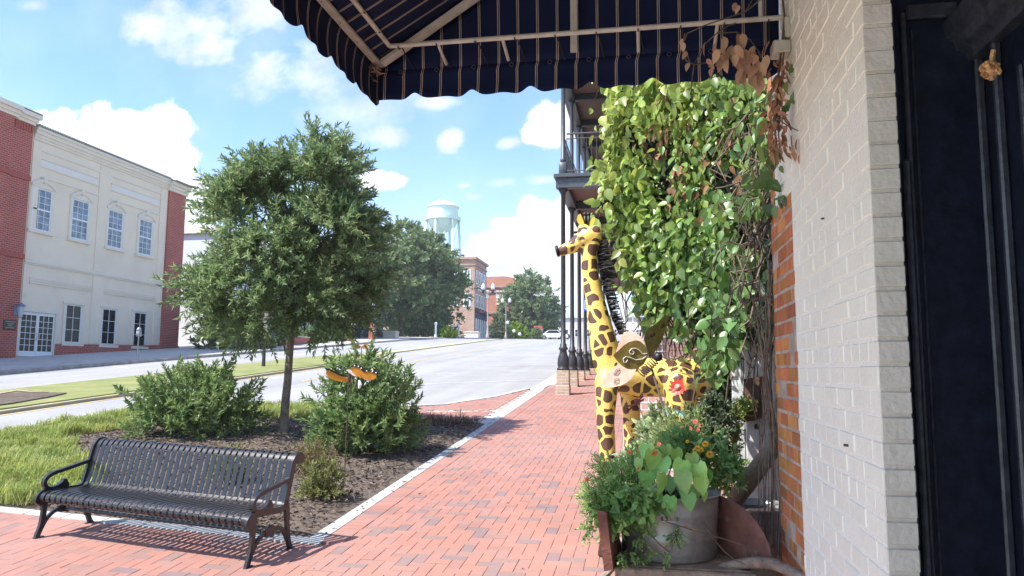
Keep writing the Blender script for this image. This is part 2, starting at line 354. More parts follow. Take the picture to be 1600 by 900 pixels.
# herringbone clay pavers, each one a chamfered block
def pavers(name,inside,x0,x1,y0,y1,ang=0.0,org=(0,0),c=(.33,.105,.075)):
    u=.1016; V=[];F=[]
    ca,sa=math.cos(ang),math.sin(ang)
    ni=int((x1-x0)/u)+40; nj=int((y1-y0)/u)+40
    for i in range(-20,ni):
        for j in range(-20,nj):
            r=(i-j)%4
            if r==0: w,h=2,1
            elif r==3: w,h=1,2
            else: continue
            g=.0016
            xa,ya=i*u+g,j*u+g; xb,yb=(i+w)*u-g,(j+h)*u-g
            cx,cy=(xa+xb)/2,(ya+yb)/2
            X=x0+cx*ca-cy*sa; Y=y0+cx*sa+cy*ca
            if not inside(X,Y): continue
            dz=random.gauss(0,.0009); tx=random.gauss(0,.003); ty=random.gauss(0,.003); e=.002
            o=len(V); rot=random.gauss(0,.006)
            for (dx,dy,z) in ((xa-cx,ya-cy,-.03),(xb-cx,ya-cy,-.03),(xb-cx,yb-cy,-.03),(xa-cx,yb-cy,-.03),
                              (xa-cx,ya-cy,-.002),(xb-cx,ya-cy,-.002),(xb-cx,yb-cy,-.002),(xa-cx,yb-cy,-.002),
                              (xa+e-cx,ya+e-cy,0),(xb-e-cx,ya+e-cy,0),(xb-e-cx,yb-e-cy,0),(xa+e-cx,yb-e-cy,0)):
                ax=dx-dy*rot; ay=dy+dx*rot
                gx=X+ax*ca-ay*sa; gy_=Y+ax*sa+ay*ca
                V.append((gx,gy_,gz(gx,gy_)+z+dz+tx*ax+ty*ay))
            for k in range(4):
                k2=(k+1)%4; F.append((o+k,o+k2,o+4+k2,o+4+k)); F.append((o+4+k,o+4+k2,o+8+k2,o+8+k))
            F.append((o+8,o+9,o+10,o+11))
    return np_obj(name,V,F,None)
def paver_mat(name,c,c2):
    m=bpy.data.materials.new(name); m.use_nodes=True; nt=m.node_tree; N=nt.nodes; L=nt.links; b=N['Principled BSDF']; b.inputs['Roughness'].default_value=.82
    g=N.new('ShaderNodeNewGeometry'); w=N.new('ShaderNodeTexWhiteNoise'); w.noise_dimensions='1D'; L.new(g.outputs['Random Per Island'],w.inputs['W'])
    cr=N.new('ShaderNodeValToRGB'); e=cr.color_ramp; e.elements[0].position=0; e.elements[0].color=(*c,1); e.elements[1].position=1; e.elements[1].color=(c[0]*.66,c[1]*.90,c[2]*1.12,1)
    for p,q in ((.35,(c[0]*1.10,c[1]*1.05,c[2]*.98)),(.62,c2),(.86,(c[0]*.92,c[1]*.98,c[2])),(.93,(c[0]*.70,c[1]*1.0,c[2]*1.15))):
        x=e.elements.new(p); x.color=(*q,1)
    L.new(w.outputs['Value'],cr.inputs[0])
    tc=N.new('ShaderNodeTexCoord'); n=N.new('ShaderNodeTexNoise'); n.inputs['Scale'].default_value=1.1; n.inputs['Detail'].default_value=8; n.inputs['Roughness'].default_value=.7; L.new(tc.outputs['Object'],n.inputs['Vector'])
    r=N.new('ShaderNodeMapRange'); r.inputs[1].default_value=.3; r.inputs[2].default_value=.7; r.inputs[3].default_value=.86; r.inputs[4].default_value=1.13; L.new(n.outputs['Fac'],r.inputs[0])
    hs=N.new('ShaderNodeHueSaturation'); L.new(cr.outputs[0],hs.inputs['Color']); L.new(r.outputs[0],hs.inputs['Value'])
    n3=N.new('ShaderNodeTexNoise'); n3.inputs['Scale'].default_value=.6; n3.inputs['Detail'].default_value=6; L.new(tc.outputs['Object'],n3.inputs['Vector'])
    r3=N.new('ShaderNodeMapRange'); r3.inputs[1].default_value=.45; r3.inputs[2].default_value=.75; r3.inputs[4].default_value=.32; L.new(n3.outputs['Fac'],r3.inputs[0])
    mx=N.new('ShaderNodeMix'); mx.data_type='RGBA'; L.new(r3.outputs[0],mx.inputs['Factor']); L.new(hs.outputs[0],mx.inputs['A']); mx.inputs['B'].default_value=(.34,.23,.21,1); L.new(mx.outputs['Result'],b.inputs['Base Color'])
    n2=N.new('ShaderNodeTexNoise'); n2.inputs['Scale'].default_value=90; n2.inputs['Detail'].default_value=5; L.new(tc.outputs['Object'],n2.inputs['Vector'])
    bp=N.new('ShaderNodeBump'); bp.inputs['Strength'].default_value=.3; bp.inputs['Distance'].default_value=.004; L.new(n2.outputs['Fac'],bp.inputs['Height']); L.new(bp.outputs[0],b.inputs['Normal'])
    return m
M_pav=paver_mat('clay_paver',(.315,.152,.120),(.31,.165,.135))
def in_walk(X,Y):
    if Y<6.5:                     # plaza in front of the bed
        edge=6.0-(X+2.7)*(-.111) if X>-2.7 else 6.0+(-2.7-X)*.111
        if X<-2.60 and Y>edge+.08: return False
        return X>-2.55 or Y<edge+.08
    return X>-2.56
o=pavers('brick_pavement',in_walk,-8,2.0,4.3,44); o.data.materials.append(M_pav); struct(o)
# soldier course beside the strip
V=[];F=[]
def block(V,F,x0,x1,y0,y1):
    o=len(V); e=.002; dz=random.gauss(0,.001)
    for (X,Y,z) in ((x0,y0,-.03),(x1,y0,-.03),(x1,y1,-.03),(x0,y1,-.03),(x0,y0,-.005),(x1,y0,-.005),(x1,y1,-.005),(x0,y1,-.005),(x0+e,y0+e,0),(x1-e,y0+e,0),(x1-e,y1-e,0),(x0+e,y1-e,0)):
        V.append((X,Y,gz(X,Y)+z+dz+.0035))
    for k in range(4):
        k2=(k+1)%4; F.append((o+k,o+k2,o+4+k2,o+4+k)); F.append((o+4+k,o+4+k2,o+8+k2,o+8+k))
    F.append((o+8,o+9,o+10,o+11))
y=6.1
while y<44:
    block(V,F,-2.715,-2.515,y+.002,y+.0996); y+=.1016
o=np_obj('brick_border',V,F,M_pav); struct(o)
# brick apron at the end of the planting bed
def in_apron(X,Y):
    if Y<13.75 or Y>20.2 or X>-2.9: return False
    pts=[(-9.5,13.4),(-7.,14.6),(-5.05,15.5),(-4.35,16.1),(-3.6,18.),(-3.1,20.2)]
    for (xa,ya),(xb,yb) in zip(pts,pts[1:]):
        if xa<=X<=xb: return Y<ya+(yb-ya)*(X-xa)/(xb-xa) and not (abs(Y-(15.35-.28*(X+2.9)*.0+(X+2.9)*.28))<.11)
    return False
o=pavers('brick_apron',in_apron,-8,-2.8,13,20.5); o.data.materials.append(M_pav); struct(o)
struct(sheet('apron_bed',[(13.4,-8.6,-2.86),(14.4,-7.2,-2.86),(15.6,-4.95,-2.86),(16.2,-4.25,-2.86),(18,-3.55,-2.86),(20.3,-3.0,-2.86)],M_conc,-.012,3,.2))
# thin summer haze: one closed box round the whole place
b=MB(); b.box((-720,-90,-12),(530,1530,80)); hz=b.build('haze',None)
hm=bpy.data.materials.new('summer_haze'); hm.use_nodes=True; hn=hm.node_tree; hn.nodes.remove(hn.nodes['Principled BSDF'])
pv=hn.nodes.new('ShaderNodeVolumePrincipled'); pv.inputs['Color'].default_value=(.92,.95,1,1); pv.inputs['Density'].default_value=.0006; pv.inputs['Anisotropy'].default_value=.2
hn.links.new(pv.outputs[0],hn.nodes['Material Output'].inputs['Volume']); hz.data.materials.append(hm); hz['kind']='stuff'
# painted stall lines, centre line, crack
M_paint=mat('worn_white_paint',(.55,.55,.53),.8,var=.25,vscale=5)
M_yel=mat('worn_yellow_paint',(.50,.37,.12),.8,var=.25,vscale=3)
def line(name,p,q,w,m,off=-.094):
    d=Vector((q[0]-p[0],q[1]-p[1])); L=d.length; d.normalize(); n=Vector((-d.y,d.x))*w/2; k=max(1,int(L/2)); b=MB()
    for i in range(k+1):
        for s in (-1,1):
            X=p[0]+d.x*L*i/k+n.x*s; Y=p[1]+d.y*L*i/k+n.y*s; b.v.append((X,Y,gz(X,Y)+off))
    b.f=[(2*i,2*i+1,2*i+3,2*i+2) for i in range(k)]
    return struct(b.build(name,m))
for i in range(7): line('stall_line',(-3.35,24.6+i*4.4),(-7.6,21.4+i*4.4),.10,M_paint)
line('centre_line',(-10.6,22),(-10.6,90),.11,M_yel); 
line('median_edge_line',(-12.65,5),(-12.65,72),.10,M_yel)
line('lane_line',(-18.9,-5),(-18.9,2),.10,M_paint)
for i in range(6): line('bay_line',(-21.2,14+i*6.5),(-19.6,12.9+i*6.5),.10,M_paint)
M_crack=mat('road_crack',(.10,.10,.10),.95)
b=MB(); P=[]; 
for i in range(30): P.append((-9.5+i*.24,21.0+i*.16+.25*mnoise.noise((i*.4,2,5)),0))
for i,(X,Y,_) in enumerate(P):
    for s in (-1,1): b.v.append((X,Y+s*.012*(1+mnoise.noise((i,0,1))),gz(X,Y)-.0945))
b.f=[(2*i,2*i+1,2*i+3,2*i+2) for i in range(29)]; struct(b.build('road_crack',M_crack))

# ------------------------------------------------------------------ foliage helpers
TPL={'lance':(np.array([(0,0,0),(.42,-.5,.10),(1,0,-.10),(.42,.5,.10)],float),np.array([(0,1,2),(0,2,3)])),
 'card':(np.array([(0,-.3,0),(.5,-.5,.1),(1,.0,-.1),(.5,.5,.1),(0,.3,0)],float),np.array([(0,1,2),(0,2,3),(0,3,4)])),
 'ovate':(np.array([(0,0,0),(.18,-.40,.07),(.45,-.5,.09),(.78,-.28,.03),(1,0,-.10),(.78,.28,.03),(.45,.5,.09),(.18,.40,.07),(.30,0,0),(.65,0,-.03)],float),
          np.array([(0,1,8),(1,2,8),(2,9,8),(2,3,9),(3,4,9),(4,5,9),(5,6,9),(6,8,9),(6,7,8),(7,0,8)])),
 'heart':(np.array([(0,0,0),(-.12,-.26,.05),(.06,-.48,.09),(.36,-.50,.08),(.70,-.28,.01),(1,0,-.12),(.70,.28,.01),(.36,.50,.08),(.06,.48,.09),(-.12,.26,.05),(.30,0,-.02),(.65,0,-.05)],float),
          np.array([(0,1,10),(1,2,10),(2,3,10),(3,11,10),(3,4,11),(4,5,11),(5,6,11),(6,7,11),(7,10,11),(7,8,10),(8,9,10),(9,0,10)]))}
def unit(a): 
    n=np.linalg.norm(a,axis=-1,keepdims=True); n[n<1e-9]=1; return a/n
def leaf_arrays(P,D,Nn,L,W,kind):
    T,F=TPL[kind]; n=len(P); D=unit(D); S=unit(np.cross(D,Nn)); Nn=np.cross(S,D)
    L=np.broadcast_to(L,(n,))[:,None,None]; W=np.broadcast_to(W,(n,))[:,None,None]
    V=P[:,None,:]+D[:,None,:]*(T[None,:,0:1]*L)+S[:,None,:]*(T[None,:,1:2]*W)+Nn[:,None,:]*(T[None,:,2:3]*L)
    FF=F[None]+(np.arange(n)*len(T))[:,None,None]
    return V.reshape(-1,3),FF.reshape(-1,3)
def leaves(name,P,D,Nn,L,W,kind,m,parent=None,smooth=False):
    V,F=leaf_arrays(P,D,Nn,L,W,kind); return np_obj(name,V,F,m,parent,smooth)
def shoot_leaves(O,D,k,slen,ang,rng,droop=0.0):
    # k leaves spiralled along each shoot; returns positions, directions, normals
    n=len(O); D=unit(D); ref=np.where(np.abs(D[:,2:3])>.85,np.array([[1.,0,0]]),np.array([[0,0,1.]])); A=unit(np.cross(D,ref)); B=np.cross(A,D)
    t=(np.arange(k)+rng.random((n,k))*.8)/k; ph=np.arange(k)[None]*2.4+rng.random((n,1))*6.28+rng.normal(0,.3,(n,k))
    R=A[:,None]*np.cos(ph)[...,None]+B[:,None]*np.sin(ph)[...,None]
    sl=np.broadcast_to(slen,(n,))[:,None,None]
    P=O[:,None]+D[:,None]*(t[...,None]*sl)
    P[...,2]-=droop*(t**2)*sl[...,0]
    a=ang*(1.15-.6*t)+rng.normal(0,.2,(n,k))
    LD=D[:,None]*np.cos(a)[...,None]+R*np.sin(a)[...,None]; LN=D[:,None]*np.sin(a)[...,None]-R*np.cos(a)[...,None]
    LN=LN+rng.normal(0,.35,LN.shape); LN[...,2]+=.35
    return P.reshape(-1,3),LD.reshape(-1,3),LN.reshape(-1,3),t.reshape(-1)
def twigs(name,O,D,slen,r,m,parent=None,droop=0.0):
    n=len(O); D=unit(D); ref=np.where(np.abs(D[:,2:3])>.85,np.array([[1.,0,0]]),np.array([[0,0,1.]])); A=unit(np.cross(D,ref)); B=np.cross(A,D)
    sl=np.broadcast_to(slen,(n,)); V=[]; E=O+D*sl[:,None]; E[:,2]-=droop*sl
    for c,s in ((1,0),(-.5,.87),(-.5,-.87)): V.append(O+(A*c+B*s)*r)
    for c,s in ((1,0),(-.5,.87),(-.5,-.87)): V.append(E+(A*c+B*s)*r*.4)
    V=np.stack(V,1).reshape(-1,3); F=np.array([(0,1,4,3),(1,2,5,4),(2,0,3,5)])[None]+(np.arange(n)*6)[:,None,None]
    return np_obj(name,V,F.reshape(-1,4),m,parent)
def branch(b,p,q,r0,r1,n=6,wob=.06,k=6,rng=random):
    p=Vector(p); q=Vector(q); L=(q-p).length; pts=[];rs=[]
    for i in range(k+1):
        t=i/k; o=Vector((rng.uniform(-1,1),rng.uniform(-1,1),rng.uniform(-.5,.5)))*wob*L*math.sin(math.pi*t)*.5
        pts.append(p.lerp(q,t)+o); rs.append(r0+(r1-r0)*t)
    b.tube(pts,rs,n); return pts
def leafmat(name,c,island=.3,trans=.3,rough=.45,c2=None,vscale=1.5,spec=.5): return mat(name,c,rough,island=island,trans=trans,c2=c2,vscale=vscale,spec=spec,detail=3,var=.0 if c2 else .25)
M_bark=mat('grey_brown_bark',(.19,.15,.115),.95,var=.35,vscale=9,bump=.9,bscale=22)
M_twig=mat('twig_bark',(.10,.075,.05),.9,var=.3,vscale=20)
# ================================================================== BUILDINGS
M_stucco=mat('cream_stucco',(.79,.675,.515),.9,var=.05,vscale=.8,bump=.12,bscale=90,stain=((.52,.48,.41),1.2,.62,.85))
M_stucco2=mat('pale_stucco',(.74,.66,.54),.88,var=.04,vscale=1.5)
M_white=mat('white_frame_paint',(.80,.80,.78),.5)
M_redbrick=brick_mat('red_brick',(.43,.068,.040),(.32,.045,.030),(.42,.24,.19),bw=.26,bh=.098,joint=.014)
M_redband=mat('red_brick_band',(.36,.08,.055),.85,var=.2,vscale=12)
M_glassL=mat('window_with_curtains',(.17,.22,.27),.06,var=.55,vscale=2.6,spec=.5)
M_glassD=mat('dark_glass',(.008,.012,.017),.08,spec=.22,var=.5,vscale=2.5)
M_metalroof=mat('roof_edge_metal',(.22,.21,.20),.5,metal=.3)
XF=-28.0
def fb(b,y0,y1,z0,z1,d0,d1): return b.box((XF+d0,y0,z0),(XF+d1,y1,z1))
B=thing('stucco_building','two storey cream stucco building with red brick ends and white sash windows across the street','building',(XF,34,2.4))
b=MB(); b.box((-48,29.22,.8),(XF,39.5,12.75)); b.build('wall',M_stucco,B)
b=MB(); b.box((-48,12,.3),(-27.80,29.22,13.0)); b.box((-27.80,26.6,.3),(-27.66,28.0,13.0)); b.build('brick_end',M_redbrick,B); b=MB(); b.box((-48,39.5,.8),(-27.86,41.1,12.75)); b.build('brick_end',M_redbrick,B)
b=MB()
for z in (10.35,6.75): b.box((-27.80,12,z),(-27.74,26.6,z+.22)); b.box((-27.80,28.0,z),(-27.74,29.25,z+.22)); b.box((-27.66,26.6,z),(-27.60,28.0,z+.22))
for i in range(8): b.box((-27.80,28.05+i*.15,12.6),(-27.77,28.14+i*.15,12.98))
b.build('brick_band',M_redband,B)
b=MB(); fb(b,31.5,39.5,1.0,0,0,.10)
b.v=[]; b.f=[]
vs=[]
for (Y,zt) in ((31.55,2.98),(41.2,3.22)):
    for d in (-.3,.12): vs+= [(XF+d,Y,1.2),(XF+d,Y,zt)]
b.add(vs,[(0,1,3,2),(4,6,7,5),(2,3,7,6),(0,4,5,1),(1,5,7,3),(0,2,6,4)]); b.build('plinth',M_redbrick,B)
b=MB()                                    # cornice of stepped mouldings
for (z0,z1,d) in ((12.46,12.58,.06),(12.58,12.72,.11),(12.72,12.90,.18),(12.90,13.04,.25)): fb(b,29.46,39.42,z0,z1,-.1,d)
for (z0,z1,d) in ((12.40,12.56,.22),(12.56,12.74,.30),(12.74,12.95,.42)): fb(b,39.42,41.2,z0,z1,-.3,d)
for (z0,z1,d) in ((12.98,13.12,.28),(13.12,13.28,.36),(13.28,13.48,.48)): fb(b,12,29.22+(d-.2)*.7,z0,z1,-.3,d)
for (z0,z1,d) in ((12.99,13.13,.42),(13.13,13.29,.50),(13.29,13.495,.62)): fb(b,26.4,28.2,z0,z1,-.3,d)
b.build('cornice',M_stucco2,B)
b=MB(); fb(b,29.3,39.5,13.05,13.10,-6,.30); 
for i in range(64): fb(b,29.46+i*.155,29.52+i*.155,13.10,13.15,-6,.30)
fb(b,12,29.4,13.50,13.54,-6,.5); fb(b,39.4,41.3,12.96,13.02,-6,.6); b.build('roof',M_metalroof,B)
b=MB()
for (z0,z1,d) in ((6.58,6.66,.05),(6.66,6.74,.10),(6.74,6.80,.05)): fb(b,29.46,39.5,z0,z1,-.02,d)
b.build('string_course',M_stucco2,B)
for (ya,yb) in ((29.95,33.75),(34.75,38.75)):   # framed panels above the windows
    b=MB(); 
    fb(b,ya-.12,yb+.12,10.75,10.85,-.02,.05); fb(b,ya-.12,yb+.12,11.25,11.33,-.02,.05); fb(b,ya-.12,yb+.12,12.0,12.1,-.02,.05); fb(b,ya,yb,11.62,11.68,-.02,.04)
    b.build('moulding',M_stucco2,B)
    b=MB(); fb(b,ya,yb,11.335,11.615,-.02,.015); b.build('panel',mat('panel_stucco',(.74,.70,.62),.9,var=.04),B)
    b=MB(); 
    for k in range(3): fb(b,ya-.1,yb+.2,5.72+k*.11,5.78+k*.11,-.02,.05-.012*k)
    b.build('moulding',M_stucco2,B)
for q in ((29.47,29.95,6.81,12.4),(33.85,34.65,6.81,12.4),(38.85,39.47,6.81,12.4),(33.85,34.65,3.08,6.57),(38.85,39.47,3.2,6.57),(29.47,29.75,4.6,6.57)):
    b=MB(); fb(b,*q,-.02,.045); b.build('pilaster',M_stucco,B)
def win(y0,y1,z0,z1,nc,nr,glass,arch=False,mid=None):
    f=MB(); w=.045
    fb(f,y0,y0+w,z0,z1,-.03,.05); fb(f,y1-w,y1,z0,z1,-.03,.05); fb(f,y0+w,y1-w,z0,z0+w,-.03,.05); fb(f,y0+w,y1-w,z1-w,z1,-.03,.05)
    if mid: fb(f,y0+w,y1-w,mid-.035,mid+.035,-.02,.045)
    for i in range(1,nc): y=y0+w+(y1-y0-2*w)*i/nc; fb(f,y-.010,y+.010,z0+w,z1-w,-.02,.03)
    for i in range(1,nr): z=z0+w+(z1-z0-2*w)*i/nr; fb(f,y0+w,y1-w,z-.010,z+.010,-.02,.028)
    o=f.build('window',M_white,B)
    g=MB(); fb(g,y0+.02,y1-.02,z0+.02,z1-.02,-.02,.008); g.build('pane',glass,o)
    s=MB(); fb(s,y0-.2,y1+.2,z0-.16,z0-.02,-.02,.13); s.build('sill',M_stucco2,o)
    t=MB(); fb(t,y0-.14,y0-.005,z0-.02,z1+.02,-.02,.06); fb(t,y1+.005,y1+.14,z0-.02,z1+.02,-.02,.06)
    if arch:
        n=10; yc=(y0+y1)/2; hw=(y1-y0)/2+.16
        P=[]; 
        for i in range(n+1): a=-1+2*i/n; P.append((yc+a*hw,z1+.02+.30*(1-a*a)))
        t.prism([(yc-hw,z1+.02)]+P[1:-1]+[(yc+hw,z1+.02)],-.02,.06,lambda a,c,d:(XF+d,a,c))
        for i in range(n):
            (a0,c0),(a1,c1)=P[i],P[i+1]; t.prism([(a0,c0),(a1,c1),(a1,c1+.13),(a0,c0+.13)],-.02,.12,lambda a,c,d:(XF+d,a,c))
        t.prism([(yc-.07,z1+.28),(yc+.07,z1+.28),(yc+.11,z1+.56),(yc-.11,z1+.56)],-.02,.15,lambda a,c,d:(XF+d,a,c))
    else: fb(t,y0-.2,y1+.2,z1+.02,z1+.13,-.02,.09)
    t.build('surround',M_stucco2,o)
for y in (30.22,32.66,35.2,37.68): win(y-.56,y+.56,8.25,10.22,3,6,M_glassL,True,9.23)
for y in (32.68,35.2,37.68): win(y-.52,y+.52,3.08,4.95,2,3,M_glassD)
# double door
d=MB(); fb(d,29.30,29.47,2.36,4.58,-.02,.10); fb(d,31.52,31.70,2.36,4.58,-.02,.10); fb(d,29.47,31.52,4.40,4.60,-.02,.11); 
D=d.build('door_surround',M_stucco2,B)
for (y0,y1) in ((29.48,30.48),(30.50,31.50)):
    f=MB(); w=.07
    fb(f,y0,y0+w,2.36,4.38,-.02,.04); fb(f,y1-w,y1,2.36,4.38,-.02,.04); fb(f,y0+w,y1-w,2.36,2.60,-.02,.04); fb(f,y0+w,y1-w,4.26,4.38,-.02,.04)
    for i in range(1,3): y=y0+w+(y1-y0-2*w)*i/3; fb(f,y-.011,y+.011,2.60,4.26,-.02,.028)
    for i in range(1,6): z=2.60+1.66*i/6; fb(f,y0+w,y1-w,z-.011,z+.011,-.02,.026)
    o=f.build('door',M_white,B); g=MB(); fb(g,y0+.05,y1-.05,2.5,4.3,-.02,.006); g.build('pane',M_glassD,o)
    h=MB(); yy=y1-.06 if y0<30 else y0+.06; h.tube([(XF+.04,yy,3.1),(XF+.11,yy,3.12),(XF+.11,yy,3.42),(XF+.04,yy,3.44)],.014,6); h.build('handle',mat('dull_steel',(.35,.35,.36),.35,metal=.9),o)
# lamp and plaque on the brick end
M_blk=mat('black_paint',(.015,.015,.017),.45,var=.2,vscale=20)
Lp=thing('wall_lantern','grey blue metal lantern on the red brick wall left of the glazed double doors','lantern',(-27.7,28.98,4.3))
b=MB(); b.bbox((-27.80,28.90,4.15),(-27.76,29.08,4.62),.01); b.tube([(-27.77,28.99,4.5),(-27.62,28.99,4.62),(-27.52,28.99,4.56)],.018,6); b.build('bracket',mat('blue_grey_metal',(.16,.21,.30),.5,metal=.2),Lp)
b=MB(); b.lathe([(.02,.72),(.05,.68),(.21,.58),(.20,.55),(.10,.55)],(-27.50,28.99,4.02),6); b.build('cap',MATS['blue_grey_metal'],Lp)
b=MB(); b.lathe([(.09,.08),(.14,.50),(.02,.50)],(-27.50,28.99,4.05),6); b.lathe([(.03,.0),(.09,.05),(.09,.08)],(-27.50,28.99,4.05),6); b.build('lamp_glass',mat('grey_lamp_glass',(.45,.50,.55),.15),Lp)
P=thing('wall_plaque','small black plaque with gold lettering on the brick below the lantern','plaque',(-27.79,28.75,3.53))
b=MB(); b.bbox((-27.80,28.42,3.50),(-27.765,29.10,3.93),.01); b.build('board',mat('plaque_black',(.018,.014,.012),.4),P)
b=MB(); 
for k,(w) in enumerate((.27,.17,.10,.24)): b.box((-27.766,28.76-w,3.855-k*.09),(-27.761,28.76+w,3.875-k*.09))
b.build('lettering',mat('old_gold',(.50,.40,.22),.5),P)

# ---- near painted brick building and its dark doorway
M_wpaint=mat('white_painted_brick',(.87,.835,.70),.55,var=.05,vscale=3,bump=.22,bscale=45,stain=((.70,.66,.57),3.5,.60,.82))
M_wmort=mat('white_painted_joint',(.89,.86,.745),.6,bump=.4,bscale=60)
M_obrick=mat('orange_brick',(.47,.175,.048),.85,var=.22,vscale=7,bump=.5,bscale=40,island=.28,stain=((.20,.055,.03),9,.58,.72))
M_omort=mat('grey_mortar',(.42,.33,.26),.95,var=.3,vscale=10,bump=.6,bscale=40)
NB=thing('painted_brick_building','near shop wall of white painted brick with bare orange brick at its far end','building',(.9,3.2,.2))
rw=random.Random(3)
def bricks(b,y0,y1,z0,z1,keep):
    k=0; z=z0
    while z<z1:
        y=y0+(0 if k%2==0 else -.105); h=(k%6==5)
        while y<y1:
            w=.1 if h else .203
            yb_=(3.63+jit[k]) if z<2.68 else 4.06; lo,hi=(y0,yb_) if keep else (yb_,y1)
            a,c=max(y,lo),min(y+w,hi)
            if c-a>.02:
                e=.004; j=rw.gauss(0,.0014); b.bbox((.680+j,a+(.006 if a==y else .0),z+.006),(.72,c-(.006 if c==y+w else .0),z+.0685),e)
            y+=w+.010 if False else w
        z+=.0751; k+=1
jit=[rw.gauss(0,.010) for _ in range(90)]
b=MB(); bricks(b,2.398,4.22,-.3,4.6,True); b.build('painted_wall',M_wpaint,NB)
b=MB(); bricks(b,2.398,4.22,-.3,4.6,False); b.build('bare_wall',M_obrick,NB)
b=MB(); b.box((.6825,2.41,-.4),(.766,3.632,4.6)); b.box((.6845,3.632,2.70),(.80,4.06,4.6)); b.build('painted_joints',M_wmort,NB)
b=MB(); b.box((.6825,3.632,-.4),(.80,4.22,2.70)); b.box((.6825,4.06,2.70),(.80,4.22,4.6)); b.build('bare_joints',M_omort,NB)
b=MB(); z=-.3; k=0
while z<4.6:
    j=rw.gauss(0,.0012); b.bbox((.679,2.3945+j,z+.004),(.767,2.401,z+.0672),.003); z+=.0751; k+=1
b.build('wall_return',mat('return_beige_paint',(.70,.625,.53),.6,var=.07,vscale=4,bump=.25,bscale=45,stain=((.56,.49,.40),5,.58,.78)),NB)  # return face gets a darker beige than the white wall, randomly blotched
b=MB(); b.box((.684,2.402,-.4),(.765,2.5,4.6)); b.build('return_joints',MATS['return_beige_paint'],NB)
M_body=mat('hidden_brick',(.30,.14,.09),.9,var=.2)
b=MB(); b.box((1.12,-8,-.8),(12,4.20,7.5)); b.box((.80,2.56,-.4),(1.12,4.20,7.5)); b.box((.70,2.42,4.6),(.80,4.20,7.5)); b.box((.70,-8,-.8),(1.12,-1.6,7.5)); b.box((.80,-1.6,3.6),(1.12,2.56,7.5)); b.build('structure',M_body,NB)
b=MB(); b.tube([(.69,2.78,1.60),(.664,2.775,1.603)],.005,5); b.build('nail',mat('rusty_nail',(.10,.06,.04),.8),NB); b=MB(); b.tube([(.69,3.0,2.44),(.668,2.995,2.438)],.004,5); b.build('nail',mat('rusty_nail',(.10,.06,.04),.8),NB)
# dark door surround
M_door=mat('blue_black_gloss_paint',(.0075,.010,.021),.42,var=.5,vscale=16,bump=.12,bscale=25,spec=.25,stain=((.05,.05,.055),16,.72,.86))
M_trim=mat('blue_black_trim',(.034,.036,.046),.30,var=.5,vscale=30,bump=.12,bscale=45,spec=.6,stain=((.12,.12,.12),34,.74,.86))
DR=thing('shopfront_surround','tall blue black panelled wooden shopfront beside the white brick corner','shopfront',(1.0,2.4,.2))
b=MB(); b.box((.768,2.50,-.3),(1.06,2.56,3.6)); b.box((1.055,-1.6,-.3),(1.10,2.50,3.6)); b.build('panel',M_door,DR)
b=MB(); 
b.bbox((.769,2.455,-.3),(.792,2.50,3.6),.006); b.bbox((.792,2.44,-.3),(.815,2.50,2.51),.007); b.bbox((.815,2.465,-.3),(.832,2.50,3.0),.005); b.bbox((.850,2.488,-.3),(.856,2.50,2.95),.003)
b.bbox((1.030,2.482,-.3),(1.056,2.5,2.86),.006); b.bbox((1.030,2.36,-.3),(1.055,2.385,2.84),.006)
b.bbox((1.043,2.24,-.3),(1.055,2.265,2.72),.006);b.bbox((1.043,2.21,-.3),(1.055,2.225,2.72),.005); b.bbox((1.040,1.5,-.3),(1.055,1.6,2.72),.005)
b.bbox((.836,2.478,2.98),(.99,2.50,3.03),.006)
b.build('moulding',M_trim,DR)
b=MB(); prof=[(1.055,2.835),(1.02,2.835),(1.01,2.86),(.985,2.87),(.975,2.90),(.955,2.915),(.95,2.965),(.965,2.985),(1.055,3.02)]
b.prism(prof,2.62,-1.6,lambda a,c,d:(a,d,c)); b.build('cornice',M_trim,DR)
wn=thing('wasp_nest','small tan papery wasp nest under the dark shopfront cornice','nest',at(1547,112,2.30))
c=at(1547,110,2.30)
b=MB(); b.ball(c,(.023,.022,.025),12,9)
for i in range(len(b.v)):
    p=Vector(b.v[i]); b.v[i]=tuple(c+(p-c)*(1+.28*mnoise.noise((p.x*55,p.y*55,p.z*55))))
for k in range(30):
    a=RNG.normal(size=3); a/=np.linalg.norm(a)
    if a[1]<.2: q=c+Vector(a)*.020; b.tube([q,q+Vector(a)*.009],[.0065,.0075],6,cap=False)
b.build('comb',mat('tan_paper',(.66,.36,.16),.9,var=.4,vscale=60,bump=.6,bscale=90),wn)
b=MB(); b.tube([c,c+Vector((.012,0,.06))],.007,6); b.build('stalk',MATS['tan_paper'],wn)

